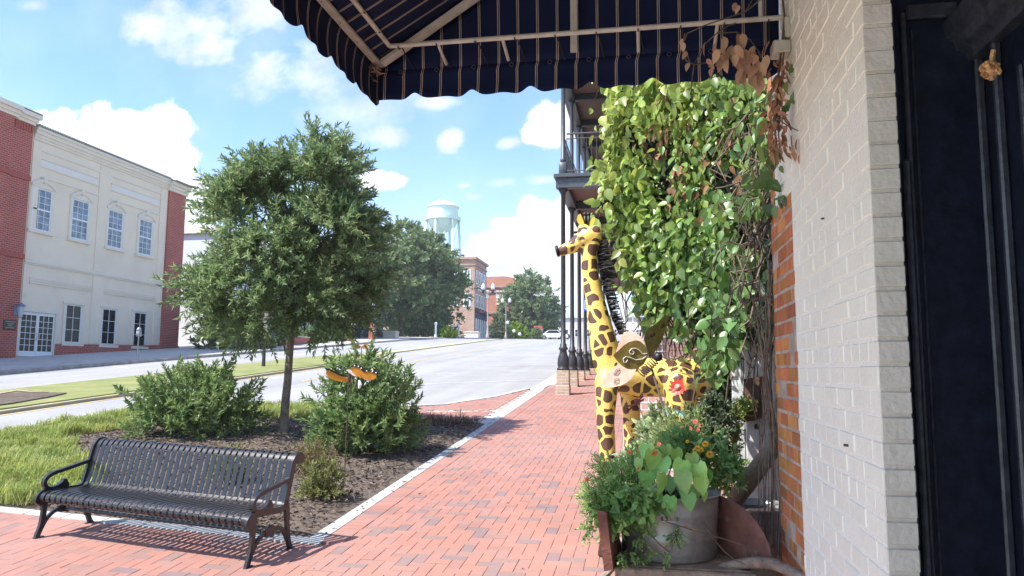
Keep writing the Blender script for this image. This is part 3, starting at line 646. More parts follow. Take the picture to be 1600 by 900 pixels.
# ---- awning
def awning():
    A=thing('awning','navy awning with thin gold stripes and scalloped valance on a cream pipe frame','awning',(.68,2.0,3.4))
    m=bpy.data.materials.new('navy_striped_canvas'); m.use_nodes=True; nt=m.node_tree; N=nt.nodes; L=nt.links; bs=N['Principled BSDF']; bs.inputs['Roughness'].default_value=.85; bs.inputs['Specular IOR Level'].default_value=.2
    uv=N.new('ShaderNodeUVMap'); s=N.new('ShaderNodeSeparateXYZ'); L.new(uv.outputs[0],s.inputs[0])
    def mth(op,a,b_=None):
        n=N.new('ShaderNodeMath'); n.operation=op
        for i,v in enumerate((a,b_)):
            if v is None: continue
            if isinstance(v,(int,float)): n.inputs[i].default_value=v
            else: L.new(v,n.inputs[i])
        return n.outputs[0]
    fr=mth('MODULO',mth('ADD',s.outputs[0],10.0),.1045)
    l1=mth('LESS_THAN',mth('ABSOLUTE',mth('SUBTRACT',fr,.0465)),.0016); l2=mth('LESS_THAN',mth('ABSOLUTE',mth('SUBTRACT',fr,.0555)),.0016)
    st=mth('MAXIMUM',l1,l2)
    tc=N.new('ShaderNodeTexCoord'); n=N.new('ShaderNodeTexNoise'); n.inputs['Scale'].default_value=3; n.inputs['Detail'].default_value=6; L.new(tc.outputs['Object'],n.inputs['Vector'])
    m1=N.new('ShaderNodeMix'); m1.data_type='RGBA'; m1.inputs['A'].default_value=(.0035,.006,.022,1); m1.inputs['B'].default_value=(.009,.017,.065,1); L.new(n.outputs['Fac'],m1.inputs['Factor'])
    m2=N.new('ShaderNodeMix'); m2.data_type='RGBA'; L.new(st,m2.inputs['Factor']); L.new(m1.outputs['Result'],m2.inputs['A']); m2.inputs['B'].default_value=(.50,.38,.27,1)
    L.new(m2.outputs['Result'],bs.inputs['Base Color'])
    x0,y1,ze=-1.42,3.76,3.475; xw=.672
    p_=at(745,0,3.70); k=(p_.z-ze)/(p_.x-x0)
    run=xw-x0; yb=-2.2
    def fab(name,grid,uvf):
        nr=len(grid); nc=len(grid[0]); me=bpy.data.meshes.new(name)
        me.from_pydata([p for r in grid for p in r],[],[(i*nc+j,i*nc+j+1,(i+1)*nc+j+1,(i+1)*nc+j) for i in range(nr-1) for j in range(nc-1)])
        ul=me.uv_layers.new(name='UVMap')
        for lp in me.loops: ul.data[lp.index].uv=uvf(lp.vertex_index//nc,lp.vertex_index%nc,me.vertices[lp.vertex_index].co)
        me.materials.append(m); o=bpy.data.objects.new(name,me); col.objects.link(o); attach(o,A)
        sm=o.modifiers.new('thick','SOLIDIFY'); sm.thickness=.003; sm.offset=0; me.polygons.foreach_set('use_smooth',[True]*len(me.polygons))
        return o
    g=[]; n=28
    for i in range(n+1):           # triangular end panel, leaning in a little
        f=i/n; xl=x0+run*f
        g.append([(xl+(xw-xl)*j/24,y1-.16*f+.02*math.sin(math.pi*f)*math.sin(math.pi*j/24),ze+k*run*f) for j in range(25)])
    fab('end_panel',g,lambda i,j,c:(c.x,c.z))
    g=[]
    for i in range(n+1):           # sloping roof of the awning
        f=i/n; x=x0+run*f; yl=y1-.16*f; z=ze+k*run*f
        g.append([(x,yl+(yb-yl)*j/24,z-.02*math.sin(math.pi*f)*math.sin(math.pi*((j*4)%24)/24)) for j in range(25)])
    fab('canopy',g,lambda i,j,c:(c.y,c.x))
    per=.318; hv=.150
    def hem(s_,hv):
        q=(s_/per)%1.0; dd=min(q,1-q)*per
        return hv-.042*math.exp(-(dd/.045)**2)+.006*math.cos(2*math.pi*q)
    def val(name,p,q,out,uvf,ph,hv):
        Lg=(Vector(q)-Vector(p)).length; nn=int(Lg/.012); g=[[],[],[],[],[],[]]
        for i in range(nn+1):
            s_=Lg*i/nn; c=Vector(p).lerp(Vector(q),i/nn); hgt=hem(s_+ph,hv); en=min(1,s_/.15,(Lg-s_)/.15); wv=(.007*math.sin(s_*17)+.006*math.sin(s_*41+1))*en
            for r in range(6):
                fr_=r/5; g[r].append(tuple(c+Vector(out)*(wv*fr_+.012*en*math.sin(fr_*3.1))+Vector((0,0,-hgt*fr_))))
        fab(name,g,uvf)
    val('valance',(x0,y1,ze),(xw,y1,ze),(0,1,0),lambda i,j,c:(c.x+(.009 if i>0 else 0),c.z),.12,.168)
    val('valance',(x0,yb,ze),(x0,y1,ze),(-1,0,0),lambda i,j,c:(c.y+(.009 if i>0 else 0),c.z),.06,.212)
    Mc=mat('cream_pipe_paint',(.52,.47,.40),.45,var=.18,vscale=14,stain=((.28,.20,.13),18,.66,.80))
    pz=3.532
    b=MB(); b.tube([(-1.30,3.58,pz),(.665,3.58,pz)],.0125,10); b.build('pipe',Mc,A)
    b=MB(); b.tube([(-1.30,3.58,pz),(-1.30,-2.2,pz)],.0125,10); b.build('pipe',Mc,A)
    b=MB(); b.tube([(.56,3.58,pz),(.56,3.58,pz+.55)],.010,8); b.build('pipe',Mc,A)
    for x in (-1.09+.05,-.70,-.02+.0,.36): b=MB(); b.tube([(x,3.58,pz-.004),(x,3.75,ze+.012)],.009,8); b.build('stub',Mc,A)
    for y in (2.95,2.2): b=MB(); b.tube([(-1.30,y,pz-.004),(x0+.03,y,ze+.01)],.009,8); b.build('stub',Mc,A)
    b=MB(); b.box((x0+.005,-2.2,ze-.004),(x0+.045,3.70,ze+.010)); b.build('eave_bar',Mc,A)
    def flat(p,q,w,th,name):
        p=Vector(p); q=Vector(q); d_=(q-p); Lg=d_.length; M_=Matrix.Translation(p)@d_.to_track_quat('X','Z').to_matrix().to_4x4(); bb=MB(); bb.box((0,-w/2,-th/2),(Lg,w/2,th/2),M_); bb.build(name,Mc,A)
    flat((x0+.05,y1-.10,ze+k*.05-.03),(x0+run*.95,y1-.22,ze+k*run*.95-.03),.055,.02,'rafter')
    b=MB(); b.box((-.365,y1-.07,ze+.01),(-.330,y1-.05,ze+k*(run-.95)-.03)); b.build('upright',Mc,A)
    for y_ in (2.2,.7): flat((x0+.05,y_,ze+k*.05-.03),(x0+run*.95,y_,ze+k*run*.95-.03),.042,.02,'rafter')
    b=MB(); b.bbox((.655,3.50,3.40),(.680,3.58,3.50),.004); b.bbox((.60,3.50,3.33),(.680,3.60,3.39),.006); b.tube([(.650,3.54,3.47),(.657,3.54,3.47)],.012,8); b.build('wall_bracket',Mc,A)
    Mr=mat('grommet_metal',(.10,.11,.14),.35,metal=.7)
    for i in range(10):
        x=-1.30+i*.205; b=MB(); P=[(x+.010*math.cos(a),3.755,ze-.012+.010*math.sin(a)) for a in [j*2*math.pi/12 for j in range(13)]]; b.tube(P,.003,5,cap=False); b.build('grommet',Mr,A)
    Mk=mat('black_cord',(.012,.011,.012),.8)
    for i in range(10):
        x=-1.25+i*.205; b=MB(); b.tube([(x,3.562,pz-.013),(x,3.58,pz-.0155),(x,3.597,pz-.012),(x+.002,3.599,pz+.008),(x+.002,3.58,pz+.0150),(x+.03,3.75,ze-.01)],.0035,5); b.build('cord_tie',Mk,A)
    for i in range(8):
        y=3.4-i*.21; b=MB(); b.tube([(-1.285,y,pz-.01),(-1.318,y,pz-.008),(x0+.02,y-.02,ze-.005)],.003,5); b.build('cord_tie',Mk,A)
    return k,x0,y1,ze,run
AW=awning()
# nest debris in the awning corner
nd=thing('bird_nest','ragged brown tuft of nest debris caught in the awning corner','nest',at(577,108,3.70))
c=at(577,104,3.66); n=260
P=RNG.normal(0,1,(n,3))*np.array([.022,.02,.035])+np.array(c); D=RNG.normal(0,1,(n,3))+np.array([0,0,-.8])
leaves('debris',P,D,RNG.normal(0,1,(n,3)),RNG.uniform(.02,.06,n),.012,'lance',mat('dry_debris',(.30,.19,.14),.95,island=.5),nd)

# ---- building with iron balcony up the street
M_iron=mat('grey_iron_paint',(.065,.075,.085),.45,var=.2,vscale=10)
M_irond=mat('dark_iron_paint',(.030,.032,.036),.42,var=.2,vscale=10)
M_bead=mat('brown_beadboard',(.16,.10,.075),.7,var=.15,vscale=6)
M_tanbrick=brick_mat('tan_brick',(.46,.35,.25),(.36,.26,.18),(.50,.45,.38),bw=.22,bh=.075)
M_facade=brick_mat('brown_brick',(.30,.13,.085),(.22,.09,.06),(.36,.30,.25))
BB=thing('balcony_building','brick building with a two storey iron balcony on slender dark columns over the pavement','building',(-.5,28,1.3))
CX=-2.06; CY=[18.86+i*2.32 for i in range(9)]
zcap=at(879,297,18.86).z; zslab=at(879,272,18.7).z; zbeam2=at(920,157,CY[1]).z
b=MB(); b.box((.55,17.6,.4),(9,46,zbeam2+1.2)); b.build('wall',M_facade,BB)
for i,y in enumerate(CY):
    zg=gz(CX,y)
    p=MB(); p.bbox((CX-.16,y-.18,zg-.1),(CX+.16,y+.18,1.86 if zg<1.80 else zg+.06),.01); 
    if zg<1.7: p.bbox((CX-.17,y-.19,zg-.1),(CX+.17,y+.19,zg+.22),.01)
    ped=p.build('pedestal',M_tanbrick,BB)
    z0=max(1.86,zg+.06)
    c=MB(); c.lathe([(.165,0),(.165,.05),(.13,.08),(.15,.14),(.14,.30),(.10,.42),(.085,.50),(.115,.53),(.115,.57),(.085,.60),(.085,.66),(.062,.68),(.058,1.5),(.055,zcap-z0-.12),(.075,zcap-z0-.10),(.065,zcap-z0-.07),(.12,zcap-z0-.02),(.12,zcap-z0+.02)],(CX,y,z0),14); c.build('column',M_irond,BB,True)
    c=MB(); c.bbox((CX-.10,y-.10,zslab),(CX+.10,y+.10,zslab+.34),.015); c.lathe([(.075,.34),(.075,.44),(.055,.46),(.052,zbeam2-zslab-.12),(.08,zbeam2-zslab-.08),(.10,zbeam2-zslab)],(CX,y,zslab),12); c.build('column',M_iron,BB,True)
b=MB(); b.bbox((CX-.17,CY[0]-.17,zcap+.02),(.6,CY[0]+.05,zslab-.10),.01); b.bbox((CX-.22,CY[0]-.24,zslab-.10),(.6,CY[0]+.05,zslab),.012)
b.bbox((CX-.13,CY[0]+.05,zcap+.02),(CX+.13,46,zslab-.10),.01); b.bbox((CX-.22,CY[0]+.05,zslab-.10),(CX+.13,46,zslab),.012)
b.build('balcony_edge',M_iron,BB)
b=MB()
for i in range(4):
    for k in range(2): b.tube([(CX-.08+i*.075,CY[0]-.172,zcap+.12+k*.11),(CX-.08+i*.075,CY[0]-.185,zcap+.12+k*.11)],.016,6)
b.build('bolt',M_irond,BB)
b=MB(); b.box((CX+.13,CY[0]+.05,zslab-.06),(.56,46,zslab-.02))
b.build('balcony_floor',M_bead,BB)
b=MB(); b.box((CX+.13,CY[0]+.05,zcap+.22),(.56,46,zcap+.26)); 
for i in range(22): b.box((CX+.14+i*.117,CY[0]+.06,zcap+.212),(CX+.148+i*.117,46,zcap+.22))
b.build('soffit',M_bead,BB)
for y in CY[1:]: b=MB(); b.bbox((CX+.13,y-.08,zcap-.02),(.56,y+.08,zcap+.21),.01); b.build('joist',M_irond,BB)
b=MB(); z1=zbeam2
b.box((CX+.1,CY[0]-.3,z1+.20),(.56,46,z1+.24)); 
for i in range(22): b.box((CX+.14+i*.117,CY[0]-.3,z1+.192),(CX+.148+i*.117,46,z1+.20))
b.build('soffit',M_bead,BB)
b=MB(); b.bbox((CX-.12,CY[0]-.34,z1),(CX+.1,46,z1+.3),.01)
for y in CY: b.bbox((CX+.1,y-.08,z1),(.56,y+.08,z1+.19),.01)
b.build('joist',M_irond,BB)
b=MB(); b.bbox((CX-.3,CY[0]-.6,z1+.3),(.6,46,z1+.42),.02); b.build('roof',M_irond,BB)
def rail(name,p,q):
    p=Vector(p); q=Vector(q); b=MB(); h=zslab+1.08
    for zz,r in ((h,.022),(h-.13,.014),(zslab+.10,.014)): b.tube([(p.x,p.y,zz),(q.x,q.y,zz)],r,6)
    n=int((q-p).length/.125)
    for i in range(n+1): c=p.lerp(q,i/n); b.tube([(c.x,c.y,zslab+.1),(c.x,c.y,h-.13)],.008,4)
    b.build(name,M_iron,BB)
rail('railing',(CX+.1,CY[0]-.08,0),(.5,CY[0]-.08,0)); rail('railing',(CX,CY[0]+.12,0),(CX,45,0))
# small blue sign on the third column
s=thing('street_sign','small blue and white square sign on the iron columns behind the giraffe','sign',at(917,476,CY[2]-.2))
p=at(918,476,CY[2]-.16)
b=MB(); b.bbox((p.x-.13,p.y-.008,p.z-.20),(p.x+.13,p.y+.008,p.z+.20),.006); b.build('panel',mat('sign_blue',(.02,.13,.62),.4),s)
b=MB()
for (xa,xb,za,zb) in ((-.09,.09,.12,.14),(-.09,.09,-.14,-.12),(-.09,-.07,-.12,.12),(.07,.09,-.12,.12)): b.box((p.x+xa,p.y-.011,p.z+za),(p.x+xb,p.y-.0085,p.z+zb))
b.build('border',M_white,s)
b=MB(); b.tube([(p.x,p.y+.02,p.z),(p.x-.02,CY[2],p.z)],.02,6); b.build('bracket',M_irond,s)

# ---- far brick shops at the crest
M_brA=brick_mat('dusty_tan_brick',(.42,.27,.20),(.34,.20,.15),(.42,.35,.30),bh=.2,bw=.5)
M_brB=brick_mat('orange_red_brick',(.50,.20,.12),(.42,.16,.095),(.46,.32,.26),bh=.2,bw=.5)
g0=gz(-26,112)
S=thing('corner_shop','three storey tan brick shop with dark brown awning and glass shopfront at the crest','building',(-28,113,g0))
ztop=at(742,405,110).z
b=MB(); b.box((-42,110,g0-2),(-25.5,118.5,ztop)); b.build('wall',M_brA,S)
b=MB(); b.box((-42.2,109.7,ztop-.0),(-25.2,118.8,ztop+.35)); b.box((-42.1,109.85,ztop-.9),(-25.35,118.6,ztop-.7)); b.build('cornice',M_brA,S)
def fwin(parent,X,y0,y1,z0,z1,face='X',m=None):
    b=MB(); w=.14
    if face=='X':
        b.box((X-.05,y0,z0),(X+.06,y0+w,z1)); b.box((X-.05,y1-w,z0),(X+.06,y1,z1)); b.box((X-.05,y0+w,z0),(X+.06,y1-w,z0+w)); b.box((X-.05,y0+w,z1-w),(X+.06,y1-w,z1)); b.box((X-.05,y0+w,(z0+z1)/2-.05),(X+.05,y1-w,(z0+z1)/2+.05))
        g=MB(); g.box((X-.05,y0+.05,z0+.05),(X+.02,y1-.05,z1-.05))
    else:
        b.box((y0,X-.06,z0),(y0+w,X+.05,z1)); b.box((y1-w,X-.06,z0),(y1,X+.05,z1)); b.box((y0+w,X-.06,z0),(y1-w,X+.05,z0+w)); b.box((y0+w,X-.06,z1-w),(y1-w,X+.05,z1)); b.box((y0+w,X-.05,(z0+z1)/2-.05),(y1-w,X+.05,(z0+z1)/2+.05)); b.box(((y0+y1)/2-.05,X-.05,z0+w),((y0+y1)/2+.05,X+.05,z1-w))
        g=MB(); g.box((y0+.05,X-.02,z0+.05),(y1-.05,X+.05,z1-.05))
    o=b.build('window',M_white,parent); g.build('pane',m or MATS['window_with_curtains'],o)
for z in (g0+4.6,g0+8.2):
    for k in range(4): fwin(S,-25.5,110.9+k*1.85,112.0+k*1.85,z,z+2.1)
    for k in range(2): fwin(S,110.0,-29.2+k*2,-28.1+k*2,z,z+2.1,'Y')
b=MB(); b.box((-25.52,110.5,g0-.5),(-25.40,118,g0+2.9)); SF=b.build('shopfront',mat('grey_blue_glass',(.16,.20,.24),.1,spec=.8),S)
b=MB(); 
for k in range(6): b.box((-25.40,110.5+k*1.45,g0-.5),(-25.28,110.7+k*1.45,g0+2.9))
b.build('mullion',M_white,SF)
b=MB(); b.box((-25.45,110.6,g0+2.9),(-25.2,117.9,g0+3.7)); b.build('fascia',mat('navy_sign',(.03,.06,.16),.5),S)
b=MB(); b.prism([(-25.5,g0+4.6),(-24.3,g0+3.75),(-25.5,g0+3.75)],110.6,117.9,lambda a,c,d:(a,d,c)); b.build('awning',mat('maroon_canvas',(.11,.035,.035),.8),S)
b=MB(); b.box((-25.45,111.6,g0+7.3),(-25.3,115.4,g0+7.95)); BN=b.build('banner',M_white,S); b=MB(); b.box((-25.3,112.0,g0+7.5),(-25.27,115.0,g0+7.75)); b.build('lettering',mat('violet_letters',(.14,.07,.32),.6),BN)
g1=gz(-25,130); zt=at(775,432,130).z
S2=thing('gabled_shop','red brick shop with a stepped parapet and wide white upper window at the crest','building',(-26,132,g1))
b=MB(); b.box((-31.5,130,g1-2),(-22.9,150,zt-.9)); b.prism([(-31.5,zt-.9),(-22.9,zt-.9),(-22.9,zt-.3),(-24.5,zt-.0),(-30,zt+.0),(-31.5,zt-.3)],130,130.6,lambda a,c,d:(a,d,c)); b.build('wall',M_brB,S2)
b=MB(); b.box((-31.6,129.75,zt-2.0),(-22.8,130,zt-1.7)); b.box((-31.6,129.8,zt-2.9),(-22.8,130,zt-2.7)); b.box((-31.6,129.8,g1+4.3),(-22.8,130,g1+4.7)); b.build('cornice',MATS['dusty_tan_brick'] if 'dusty_tan_brick' in MATS else M_brA,S2)
p=at(785,447,130); q=at(786,462,130)
for (pa,pb,ya,yb) in ((759,764,453,466),(775,780,454,466),(781,789,454,466)):
    a0=at(pa,yb,129.9); a1=at(pb,ya,129.9); fwin(S2,130,a0.x,a1.x,a0.z,a1.z,'Y')
a0=at(776,476,129.8); a1=at(786,468,129.8); b=MB(); b.box((a0.x,129.7,a0.z),(a1.x,130,a1.z)); b.build('sign_board',M_white,S2)
a0=at(760,528,129.8); a1=at(773,509,129.8); b=MB(); b.box((a0.x,129.9,g1-.5),(a1.x,130.03,a1.z)); b.build('shopfront',M_glassD,S2)
# pale building behind the street tree
PB=thing('pale_building','pale grey rendered building half hidden behind the street tree','building',(-31,52,2.9))
zt=at(285,372,49).z
b=MB(); b.box((-46,47.5,1.5),(-29.2,66,zt)); b.build('wall',mat('pale_render',(.62,.66,.68),.85,var=.08,vscale=.5),PB)
b=MB(); b.box((-46.2,47.3,zt),(-29.0,66.2,zt+.35)); b.build('cornice',M_stucco2,PB)
for k in range(4):
    for z in (4.6,8.0): fwin(PB,-29.2,49+k*4.2,50.6+k*4.2,z,z+2.2)
# distant generic block and woods behind the columns
g2=gz(-8,175)
DB=thing('distant_block','low pale distant building seen between the iron columns','building',(-12,190,g2))
b=MB(); b.box((-22,186,g2-2),(2,200,g2+5.4)); b.build('wall',mat('hazy_render',(.50,.47,.46),.9,var=.1,vscale=.2),DB)
b=MB(); b.box((-22.3,185.7,g2+5.4),(2.3,200,g2+5.8)); b.build('roof',M_metalroof,DB)
for k in range(7): fwin(DB,186,-20.5+k*3,-19+k*3,g2+1,g2+3,'Y',M_glassD)

# ---- water tower
wt=thing('water_tower','pale green water tower on tall legs rising behind the oaks','water tower',(-69.7,250,0))
Mw=mat('pale_green_steel',(.60,.78,.70),.5,var=.05,vscale=.2)
zT=at(690,314,250).z; zB=at(690,363,250).z; c=(-69.7,250,0); H=zT-zB; r=5.35
b=MB(); b.lathe([(.15,zB-.1),(1.6,zB+.1),(3.3,zB+H*.10),(4.5,zB+H*.20),(5.05,zB+H*.30),(r,zB+H*.40),(r,zB+H*.79),(r,zB+H*.80)],c,40); b.build('tank',Mw,wt,True)
b=MB(); b.lathe([(r+.45,zB+H*.775),(r+.45,zB+H*.79),(4.3,zB+H*.90),(2.6,zB+H*.97),(.8,zT-.1),(.3,zT+.1),(.3,zT+.35),(.05,zT+.5)],c,40); b.build('roof',mat('white_steel',(.80,.82,.79),.5),wt,True)
b=MB(); b.lathe([(r,zB+H*.36),(r+.95,zB+H*.36),(r+.95,zB+H*.385),(r,zB+H*.39)],c,40); b.lathe([(r+.90,zB+H*.385),(r+.95,zB+H*.385),(r+.95,zB+H*.47),(r+.90,zB+H*.47)],c,40); b.build('walkway',Mw,wt)
for i in range(6):
    a=i*math.pi/3+.35; b=MB(); b.tube([(c[0]+(r+.2)*math.cos(a),c[1]+(r+.2)*math.sin(a),zB+H*.45),(c[0]+(r+3.0)*math.cos(a),c[1]+(r+3.0)*math.sin(a),gz(-69,250)-1)],.42,8); b.build('leg',Mw,wt,True)
b=MB()
for zz in (zB-6,zB-16,zB-28):
    f=(zB+H*.45-zz)/50*2.8+.2
    for i in range(6):
        a=i*math.pi/3+.35; a2=a+math.pi/3; b.tube([(c[0]+(r+f)*math.cos(a),c[1]+(r+f)*math.sin(a),zz),(c[0]+(r+f)*math.cos(a2),c[1]+(r+f)*math.sin(a2),zz)],.12,5)
        b.tube([(c[0]+(r+f)*math.cos(a),c[1]+(r+f)*math.sin(a),zz),(c[0]+(r)*math.cos(a2),c[1]+(r)*math.sin(a2),min(zz+9,zB+3))],.07,4)
b.build('bracing',Mw,wt); b=MB(); b.tube([(c[0],c[1],zB),(c[0],c[1],8)],.7,10); b.build('riser_pipe',Mw,wt)
# ================================================================== PLANTING BED
def bed_front(X): return 6.02+.15+(-2.70-X)*.1111 if X>-6.3 else 6.57+(-6.3-X)*.0975
def bed_back(X):
    pts=[(-10.0,13.9),(-9,14.5),(-7,15.1),(-5.2,15.4),(-4.9,14.7),(-3.9,13.9),(-2.86,13.5)]
    for (a,b),(c,d) in zip(pts,pts[1:]):
        if a<=X<=c: return b+(d-b)*(X-a)/(c-a)
    return 13.5
b=MB(); nx,ny=48,60
for j in range(ny+1):
    for i in range(nx+1):
        X=-10.0+(7.14)*i/nx; f,k=bed_front(X),bed_back(X); Y=f+(k-f)*j/ny
        edge=min(1,min(i,nx-i,j,ny-j)/3.0)
        z=gz(X,Y)-.02+edge*.055+edge*.03*mnoise.noise((X*.9,Y*.9,0))+edge*.014*mnoise.noise((X*5,Y*5,2))
        b.v.append((X,Y,z))
for j in range(ny):
    for i in range(nx): a=j*(nx+1)+i; b.f.append((a,a+1,a+nx+2,a+nx+1))
bed_obj=struct(b.build('mulch_bed',M_mulch))
def bedz(X,Y): return gz(X,Y)+.03
b=MB()
for i in range(40):
    X0=-10.0; ya=6.9+i*.17; yb=ya+.168
    if yb>13.9: break
    b.box((-10.16,ya,gz(-10,ya)-.3),(-10.0,yb,gz(-10,ya)+.02))
struct(b.build('bed_kerb',M_conc))
b=MB(); pts=[(-10.1,13.8),(-9,14.55),(-7,15.2),(-5.1,15.6),(-4.35,16.15),(-3.6,18.05),(-3.12,20.3)]
for (xa,ya),(xb,yb) in zip(pts,pts[1:]):
    d=Vector((xb-xa,yb-ya)); d.normalize(); n=Vector((-d.y,d.x))*.15
    P=[(xa,ya),(xb,yb),(xb+n.x,yb+n.y),(xa+n.x,ya+n.y)]
    V4=[(x,y,gz(x,y)+.006) for x,y in P]; b.add(V4+[(x,y,z-.3) for x,y,z in V4],[(0,1,2,3),(0,4,5,1),(1,5,6,2),(2,6,7,3),(3,7,4,0)])
struct(b.build('apron_kerb',M_concw))
def in_poly(x,y,P):
    c=False; j=len(P)-1
    for i in range(len(P)):
        if (P[i][1]>y)!=(P[j][1]>y) and x<(P[j][0]-P[i][0])*(y-P[i][1])/(P[j][1]-P[i][1])+P[i][0]: c=not c
        j=i
    return c
GA=[(-10,6.95),(-6.1,6.58),(-5.55,7.1),(-6.3,8.0),(-7.2,8.7),(-8.2,9.7),(-9.0,10.3),(-8.4,11.4),(-8.6,13.4),(-9.9,13.7)]
GB=[(-9.6,12.6),(-8,12.9),(-6.6,12.9),(-5.6,12.7),(-4.9,13.3),(-5.2,15.2),(-7,14.95),(-8.9,14.3)]
# ornamental grass blades
def blades(name,polys,dens,hr,m,seed,wd=.0075):
    r=np.random.default_rng(seed); B=[];Hh=[]
    for P in polys:
        xs=[p[0] for p in P]; ys=[p[1] for p in P]; n=int(dens*(max(xs)-min(xs))*(max(ys)-min(ys)))
        X=r.uniform(min(xs)-.1,max(xs)+.1,n); Y=r.uniform(min(ys)-.1,max(ys)+.1,n)
        # tufts
        ok=[]
        for i in range(n):
            w=mnoise.noise((X[i]*3,Y[i]*3,.5)); 
            if in_poly(X[i]+.15*mnoise.noise((X[i]*2,Y[i]*2,4)),Y[i]+.15*mnoise.noise((X[i]*2,Y[i]*2,9)),P) and w>-.42: ok.append(i); Hh.append(.75+.5*w)
        B.append(np.stack([X[ok],Y[ok]],1))
    B=np.concatenate(B); n=len(B); Hh=np.array(Hh)
    z=np.array([bedz(x,y)-.01 for x,y in B]); P0=np.column_stack([B,z])
    a=r.uniform(0,6.28,n); cl=np.array([mnoise.noise((x*1.7,y*1.7,7))*5 for x,y in B]); a=np.where(r.random(n)<.5,cl,a)
    h=r.uniform(hr[0],hr[1],n)*Hh; lean=r.uniform(.25,1.1,n); D=np.column_stack([np.cos(a),np.sin(a)]); S=np.column_stack([-D[:,1],D[:,0],np.zeros(n)])*wd*r.uniform(.6,1.3,n)[:,None]/2
    P1=P0+np.column_stack([D*(h*lean*.35)[:,None],h*.62]); P2=P0+np.column_stack([D*(h*lean*.95)[:,None],h*(1.0-.35*lean)])
    V=np.stack([P0-S,P0+S,P1-S*.8,P1+S*.8,P2],1).reshape(-1,3)
    F=np.array([(0,1,3),(0,3,2),(2,3,4)])[None]+(np.arange(n)*5)[:,None,None]
    return np_obj(name,V,F.reshape(-1,3),m)
M_grass=leafmat('ornamental_grass',(.20,.30,.065),island=.45,trans=.4,c2=(.34,.37,.12),vscale=1.4,rough=.4)
stuff(blades('grass',[GA,GB],2300,(.14,.29),M_grass,11,.009))
M_grassb=leafmat('brown_grass',(.17,.10,.05),island=.4,trans=.2,rough=.6)
tuft=blades('dry_grass_tuft',[[(-4.6,12.8),(-3.0,12.6),(-3.0,13.35),(-4.6,13.6)]],900,(.16,.34),M_grassb,5); tag(tuft,'row of dry brown ornamental grass at the end of the mulch bed','grass tuft')
# bark chips, small leaf litter
n=17000; X=RNG.uniform(-10,-2.9,n); Y=np.array([RNG.uniform(bed_front(x)+.03,min(bed_back(x)-.05,13.6)) for x in X]); keep=[i for i in range(n) if not in_poly(X[i],Y[i],GA)]
X=X[keep];Y=Y[keep]; P=np.column_stack([X,Y,[bedz(x,y)+.012+.03*mnoise.noise((x*.9,y*.9,0)) for x,y in zip(X,Y)]]); D=RNG.normal(0,1,(len(X),3))*np.array([1,1,.35]); Nn=RNG.normal(0,.4,(len(X),3))+np.array([0,0,1])
stuff(leaves('bark_chips',P,D,Nn,RNG.uniform(.025,.085,len(X)),RNG.uniform(.010,.028,len(X)),'card',mat('bark_chip',(.13,.10,.08),.9,island=.9),None))
n=70; X=RNG.uniform(-6.0,.2,n); Y=RNG.uniform(5.0,16,n); k=[i for i in range(n) if (X[i]>-2.9 or Y[i]<6)]; X=X[k];Y=Y[k]
P=np.column_stack([X,Y,[gz(x,y)+.008 for x,y in zip(X,Y)]]); stuff(leaves('leaf_litter',P,RNG.normal(0,1,(len(k),3))*np.array([1,1,.1]),RNG.normal(0,.25,(len(k),3))+np.array([0,0,1]),RNG.uniform(.02,.05,len(k)),RNG.uniform(.01,.02,len(k)),'lance',mat('dry_leaf',(.16,.10,.055),.8,island=.5),None))
n=60; Y=RNG.uniform(6.3,14,n); X=RNG.uniform(-2.86,-2.70,n)
P=np.column_stack([X,Y,[gz(x,y)+.014 for x,y in zip(X,Y)]]); stuff(leaves('scattered_chips',P,RNG.normal(0,1,(n,3))*np.array([1,1,.1]),RNG.normal(0,.25,(n,3))+np.array([0,0,1]),RNG.uniform(.02,.06,n),RNG.uniform(.01,.025,n),'card',MATS['bark_chip'],None))

